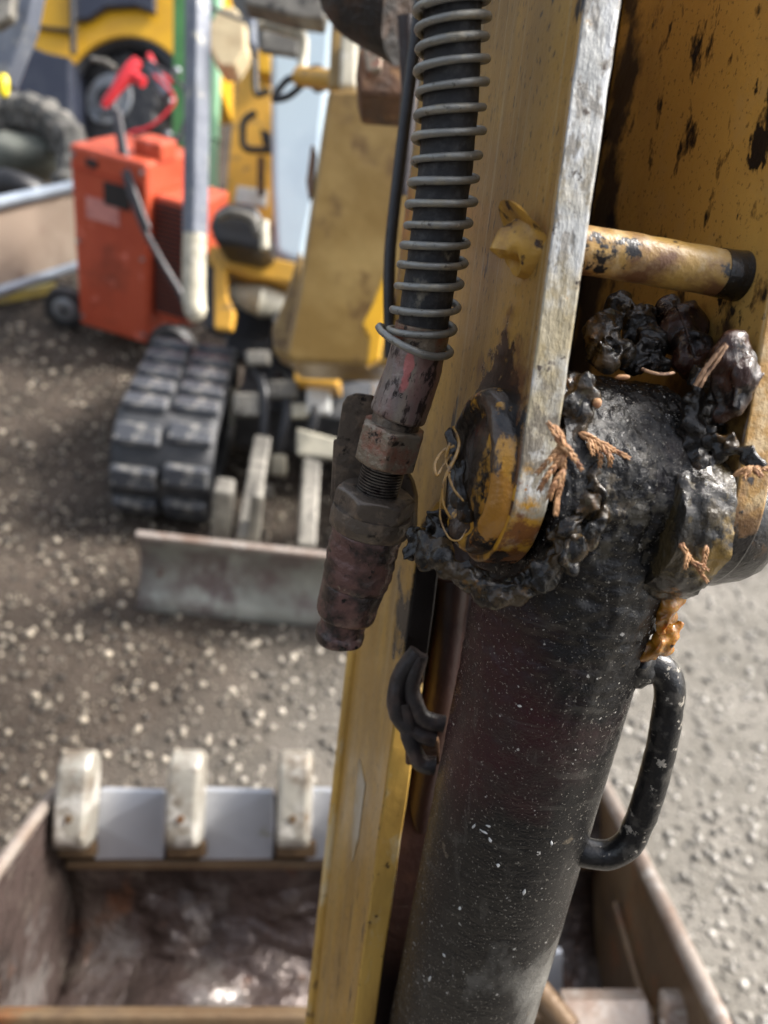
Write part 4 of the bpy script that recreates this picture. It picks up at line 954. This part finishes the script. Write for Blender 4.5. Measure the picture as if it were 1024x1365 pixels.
bc = MB(); bc.tube([P(270, 5, 2.2), P(325, 28, 2.4)], .006, 8)
tag(bc.build('strap', M['blk'], smooth=True), 'thin black strap crossing the pale timber block', 'strap')
# bright yellow strip beside the arm
ysl = MB(); ysl.prism([P(x, y, .95) for x, y in ((516, 352), (518, 400), (512, 440), (506, 478), (488, 488), (492, 450), (482, 432), (496, 405))], F*.03)
tag(ysl.build('yellow_guard', M['loader'], bevel=.003), 'bright yellow sheet-metal guard poking out behind the hose', 'guard')

# ------------------------------------------------------------------ RED CHARGER
c0 = G(105, 446, .0); c1 = G(197, 482, .0)
bx = (c1-c0); by = Vector((-bx.y, bx.x, 0)).normalized()
if by.y < 0: by = -by
lift = .07
f0 = G(106, 432, lift); f1 = G(197, 460, lift); ex = (f1-f0); ex.z = 0
dd = Vector((-ex.y, ex.x, 0)).normalized()
if dd.y < 0: dd = -dd
exn = ex.normalized(); dp = .30
hh = HT(f0, 190)
cM = Matrix(((exn.x, dd.x, 0, f0.x), (exn.y, dd.y, 0, f0.y), (0, 0, 1, 0), (0, 0, 0, 1)))
ch = thing('battery_charger', 'orange-red wheeled battery charger cabinet with black cables and clamps', 'battery charger', cM)
Wc = ex.length
lean = exn*.05*0
q = MB(); q.base(f0, f0+ex, f0+dd*dp, hh); q.build('cabinet', M['red'], ch, bevel=.012)
def onface(u, v, uo=0, out=.004): return f0+exn*u+Zv*v-dd*out
q = MB(); q.frame(f0+exn*(Wc+.075)+dd*.16+Zv*(hh*.50), exn*.072, dd*.12, Zv*hh*.34); q.build('rear_cabinet', M['red'], ch, bevel=.01)
q = MB(); q.frame(f0+exn*Wc*.62+Zv*(hh*.80)-dd*.004, exn*.045, dd*.004, Zv*.035); q.build('handle_slot', M['blk'], ch)
q = MB(); q.frame(f0+exn*Wc*.42+Zv*(hh*.70)-dd*.003, exn*.06, dd*.002, Zv*.035); tag(q.build('label_plate', simple('faded_label', (.62, .26, .22), .4, 0, (.5, .2, .18), 30), ch), 'faded pink label plate')
sm = MB(); sm.frame(Vector(), Vector((.065, 0, 0)), Vector((0, .003, 0)), Vector((0, 0, .004))); so = sm.build('slat_temp', M['blk'], None, origin=Vector()); sme = so.data; COL.objects.unlink(so); bpy.data.objects.remove(so)
for i in range(24):
    p = f0+exn*(Wc+.075)+Zv*(hh*.80-i*.0155)+dd*.034
    inst(sme, 'vent_slat', ch, Matrix(((exn.x, dd.x, 0, p.x), (exn.y, dd.y, 0, p.y), (0, 0, 1, p.z), (0, 0, 0, 1))))
q = MB(); q.frame(f0+exn*Wc*.85+dd*.12+Zv*(hh+.02), exn*.05, dd*.05, Zv*.03); q.build('top_box', M['red'], ch, bevel=.01)
def wheel(c, ax, r, wd, par, name='wheel'):
    t = MB(); rr = [(0, r*.72), (.05, r*.92), (.25, r), (.75, r), (.95, r*.92), (1, r*.72)]
    t.tube([c+ax*wd*(u-.5) for u, _ in rr], [x for _, x in rr], 32); o = t.build(name, M['tyre'], par, smooth=True)
    for sgn in (-1, 1):
        t = MB(); t.tube([c+ax*sgn*wd*.42, c+ax*sgn*wd*.53, c+ax*sgn*wd*.56], [r*.62, r*.56, r*.3], 24); t.build('rim', M['rim'], o, smooth=True)
        t = MB(); t.tube([c+ax*sgn*wd*.5, c+ax*sgn*wd*.72], r*.13, 12); t.build('axle_cap', M['blk'], o, smooth=True)
    return o
ax_ = (exn*.55-dd*.84).normalized()
for (u_, v_) in ((.06, .95), (.94, .95), (.06, .06), (.94, .06), (.06, .5), (.94, .5)):
    q = MB(); q.tube([onface(Wc*u_, hh*v_, out=-.001), onface(Wc*u_, hh*v_, out=.006)], .007, 8); q.build('screw', M['rim'], ch, smooth=True)
q = MB(); q.frame(f0+exn*Wc*.5+Zv*(hh*.885)-dd*.002, exn*Wc*.49, dd*.002, Zv*.003); q.build('panel_seam', M['red_dark'], ch)
q = MB(); q.frame(f0+exn*Wc*.30+Zv*(hh*.93)-dd*.004, exn*.02, dd*.004, Zv*.012); q.build('switch', M['blk'], ch, bevel=.003)
wheel(G(84, 412, .08)+dd*.02, (exn*.35-dd*.94).normalized(), .078, .05, ch); wheel(G(226, 466, .085)+dd*.02, (exn*.2-dd*.98).normalized(), .085, .06, ch)
q = MB(); q.tube(spline([P(152, 140, 2.44), P(160, 190, 2.42), P(168, 235, 2.42), P(190, 300, 2.44), P(216, 350, 2.48), P(240, 390, 2.5), P(258, 430, 2.5)], 40), .011, 10); q.build('cable', M['cable'], ch, smooth=True)
q = MB(); q.tube(spline([P(158, 148, 2.43), P(165, 190, 2.41), P(176, 245, 2.41), P(198, 305, 2.43)], 30), .009, 10); q.build('cable', M['cable'], ch, smooth=True)
q = MB(); q.tube(spline([P(205, 100, 2.8), P(232, 130, 2.8), P(222, 150, 2.8), P(198, 170, 2.8), P(172, 178, 2.8), P(180, 196, 2.8)], 30), .006, 8); tag(q.build('cable', M['jred'], ch, smooth=True), 'thin red cable')
q = MB(); q.tube(spline([P(196, 80, 2.8), P(225, 100, 2.8), P(246, 120, 2.8), P(250, 150, 2.8), P(236, 190, 2.8), P(228, 212, 2.85)], 30), .007, 8); q.build('cable', M['cable'], ch, smooth=True)
def clampo(pa, pb, z, m, r):
    q = MB(); a_, b_ = P(*pa, z), P(*pb, z); c_ = lerp(a_, b_, .62)
    q.tube([lerp(a_, b_, u) for u in (0, .1, .35, .6, .85, 1)], [r*.45, r*.7, r*.75, r*1.05, r*1.0, r*.7], 16)
    q.tube([lerp(a_, b_, .72), lerp(a_, b_, .72)+RT*.05-UP*.03], [r*.8, r*.75], 14); return q.build('clamp', m, ch, smooth=True)
clampo((138, 142), (184, 80), 2.45, M['jred'], .022)
clampo((198, 72), (214, 110), 2.9, M['jred'], .018)
q = MB(); q.tube([P(200, 86, 2.82), P(224, 128, 2.82)], [.02, .026], 12); q.build('clamp', M['bgrey'], ch, smooth=True)
q = MB(); q.tube([P(122, 78, 2.8), P(140, 82, 2.8), P(154, 90, 2.8)], [.007, .011, .008], 12); q.build('clamp', M['steel'], ch, smooth=True)
for (x, y) in ((236, 95), (226, 136), (224, 180), (238, 184), (222, 200)):
    q = MB(); q.ball(P(x, y, 2.85), .016, 2); q.build('terminal_bolt', M['rim'], ch, smooth=True)

# ------------------------------------------------------------------ YELLOW LOADER
ld = thing('wheel_loader', 'yellow and navy wheel loader with a big black tyre in the top left corner', 'wheel loader', G(120, 150))
zl = 4.6
ctr = (168, 145); 
arc = [(ctr[0]+90*math.cos(a), ctr[1]-98*math.sin(a)) for a in [R(x) for x in range(20, 163, 8)]]
poly([(30, -60), (290, -60), (290, 110)]+arc+[(60, 100), (30, 60)], zl, .5, 'fender', M['loader'], ld, bev=.01)
arc2 = [(ctr[0]+86*math.cos(a), ctr[1]-94*math.sin(a)) for a in [R(x) for x in range(10, 181, 8)]]
q = MB(); q.tube([P(x, y, zl+.1) for x, y in arc2], .09, 10); q.build('fender_lining', M['blk'], ld, smooth=True)
poly([(96, -60), (206, -60), (206, 16), (180, 6), (140, 8), (116, 24), (98, 26)], zl-.06, .05, 'navy_panel', M['navy'], ld, bev=.01)
poly([(0, 40), (32, 55), (60, 68), (94, 75), (96, 160), (40, 150), (0, 130)], zl-.08, .4, 'side_skirt', M['navy'], ld, bev=.02)
poly([(-30, -60), (40, -60), (34, 40), (-30, 40)], zl-.04, .4, 'door', M['navy'], ld, bev=.02)
q = MB(); q.tube([P(96, -40, zl-.08), P(98, 72, zl-.08)], .018, 8); q.build('seam', M['blk'], ld)
q = MB(); q.tube([P(35, 35, zl-.03), P(95, 42, zl-.03)], .014, 8); q.build('seam', M['blk'], ld)
wc = P(165, 150, zl+.25)
ob = None
t = MB(); ax2 = (F+RT*.25).normalized(); rT = .33
rr = [(0, rT*.7), (.05, rT*.93), (.2, rT), (.8, rT), (.95, rT*.93), (1, rT*.7)]
t.tube([wc+ax2*.3*(u-.5) for u, _ in rr], [x for _, x in rr], 48, prof=lambda th: 1+.03*(1 if math.sin(th*22) > 0 else -1)); ob = t.build('tyre', M['tyre'], ld, smooth=False)
t = MB(); t.tube([wc-ax2*.13, wc-ax2*.17, wc-ax2*.13, wc-ax2*.10], [rT*.50, rT*.46, rT*.40, rT*.25], 32, cap=False); t.tube([wc-ax2*.05, wc-ax2*.19], rT*.26, 24); t.build('rim', M['rim'], ob, smooth=True)
t = MB(); t.tube([wc-ax2*.19, wc-ax2*.195], rT*.2, 24); t.build('hub', M['blk'], ob, smooth=True)

# ------------------------------------------------------------------ LEFT EDGE THINGS
# steel blade standing left of the charger
bp = thing('steel_blade', 'brown steel blade with pale blue top edge, standing beside the red charger', 'steel blade', G(50, 400))
zq = lambda x: 3.15-(110-x)*.004
q = MB(); q.prism([P(-60, 291, zq(-60)), P(112, 250, zq(112)), P(109, 352, zq(112)-.02), P(-60, 412, zq(-60)-.03)], F*.06+Zv*.01); q.build('face', M['plateface'], bp, bevel=.004)
q = MB(); q.tube([P(-60, 283, zq(-60)-.02), P(112, 245, zq(112)-.02)], .022, 10); q.build('top_edge', M['bluesteel'], bp, smooth=True)
q = MB(); q.tube([P(-60, 408, zq(-60)-.06), P(109, 352, zq(112)-.06)], .018, 10); q.build('bottom_edge', M['bluesteel'], bp, smooth=True)
q = MB(); a_ = G(-60, 416); b_ = G(72, 390); q.frame((a_+b_)/2+Zv*.02, (b_-a_)/2, Vector((0, .03, 0)), Zv*.02)
tag(q.build('yellow_plank', simple('weathered_yellow_plank', (.62, .50, .14), .5, 0, (.5, .42, .2), 10), bevel=.005), 'weathered yellow plank on the ground under the brown steel blade', 'plank')
# dusty rubber track heap
hp_ = thing('rubber_track_heap', 'dusty used rubber track curled up on the ground below the loader', 'rubber track', G(50, 260))
q = MB(); pts = spline([P(-20, 160, 3.7), P(20, 150, 3.7), P(60, 158, 3.65), P(90, 185, 3.6), P(98, 225, 3.55), P(85, 262, 3.5)], 40)
q.tube(pts, .055, 12, prof=lambda th: 1.0+.5*abs(math.cos(th)), disp=lambda q_, i, t_: .012*fbm(q_, 12)+(.014 if i % 4 < 2 else 0)); q.build('belt', simple('dusty_rubber', (.08, .078, .07), .7, 0, (.20, .185, .16), 14, (.05, .05, .05), bump=.01), hp_, smooth=False)
q = MB(); q.ball(P(20, 215, 3.75), .2, 3, ax=(RT*.22, UP*.12, F*.2), amp=.3, fs=5); q.build('inner_roll', simple('dull_green_grey_rubber', (.10, .11, .09), .6, 0, (.17, .175, .15), 8), hp_, smooth=True)
q = MB(); q.ball(P(25, 265, 3.5), .2, 3, ax=(RT*.2, UP*.10, F*.2), amp=.2, fs=5); q.build('lower_roll', M['blk'], hp_, smooth=True)
# grey pole at the corner with yellow knob
q = MB(); q.prism([P(0, -40, 1.6), P(52, -40, 1.6), P(38, 30, 1.62), P(8, 108, 1.64), P(-25, 100, 1.64), P(-25, 0, 1.62)], F*.05)
tag(q.build('grey_beam', M['bgrey'], bevel=.006), 'slanting grey steel beam in the top left corner', 'beam')
q = MB(); q.tube([P(6, 100, 1.5), P(5, 104, 1.5), P(5, 124, 1.5), P(4, 128, 1.5)], [.006, .010, .010, .006], 14)
tag(q.build('control_ball', simple('glossy_yellow_plastic', (.85, .68, .02), .3), smooth=True), 'small bright yellow ball on the left edge under the grey beam', 'knob')
q = MB(); q.prism([P(-10, -20, 1.55), P(18, -20, 1.55), P(14, 20, 1.55), P(-10, 35, 1.55)], F*.03)
tag(q.build('corner_fitting', M['steel'], bevel=.006), 'pitted steel fitting in the very corner, on the grey beam', 'fitting')
# shed wall far behind closes the yard
q = MB(); q.frame(Vector((-1, 11.0, 2)), Vector((9, 0, 0)), Vector((0, .1, 0)), Zv*2.0)
tag(q.build('shed_wall', simple('grey_shed_cladding', (.20, .20, .19), .7, 0, (.13, .13, .12), 2)), 'long grey shed wall closing the yard behind the machines', 'wall')

# ------------------------------------------------------------------ added excavator-shaped blocker behind the viewer, unseen, darkens reflections
M['blockergrey'] = simple('charcoal_blocker_paint', (.075, .075, .078), .45, 0, (.11, .105, .10), 5, bump=0)
eb = thing('reflection_blocker', 'unseen charcoal excavator shape added behind the viewer to darken reflections', 'light blocker', Vector((.2, -1.9, 0)))
def bx_(c, h, name, m, par=None, bev=.03):
    q = MB(); q.frame(Vector(c), Vector((h[0], 0, 0)), Vector((0, h[1], 0)), Vector((0, 0, h[2]))); return q.build(name, m, eb, bevel=bev)
bx_((.3, -1.9, 1.15), (1.25, .85, .45), 'body', M['blockergrey']); bx_((.3, -1.9, .62), (.9, .8, .10), 'slew_ring', M['blk'])  # parts of the added blocker, none in view
bx_((-.35, -1.75, 2.25), (.55, .62, .65), 'blocker_glass', M['navy']); bx_((-.35, -1.75, 2.94), (.6, .68, .05), 'blocker_roof', M['blockergrey'])
for cx_ in (-.88, .18):
    for cy_ in (-1.13, -2.37): bx_((cx_, cy_, 2.25), (.05, .05, .66), 'blocker_post', M['blockergrey'], bev=.01)
for cx_ in (-.75, 1.35): bx_((cx_, -1.9, .28), (.25, 1.2, .27), 'blocker_track', M['tyre'], bev=.12)
bx_((.85, -1.75, 2.0), (.28, .7, .42), 'boom_foot', M['blockergrey'])  # last part of the added blocker
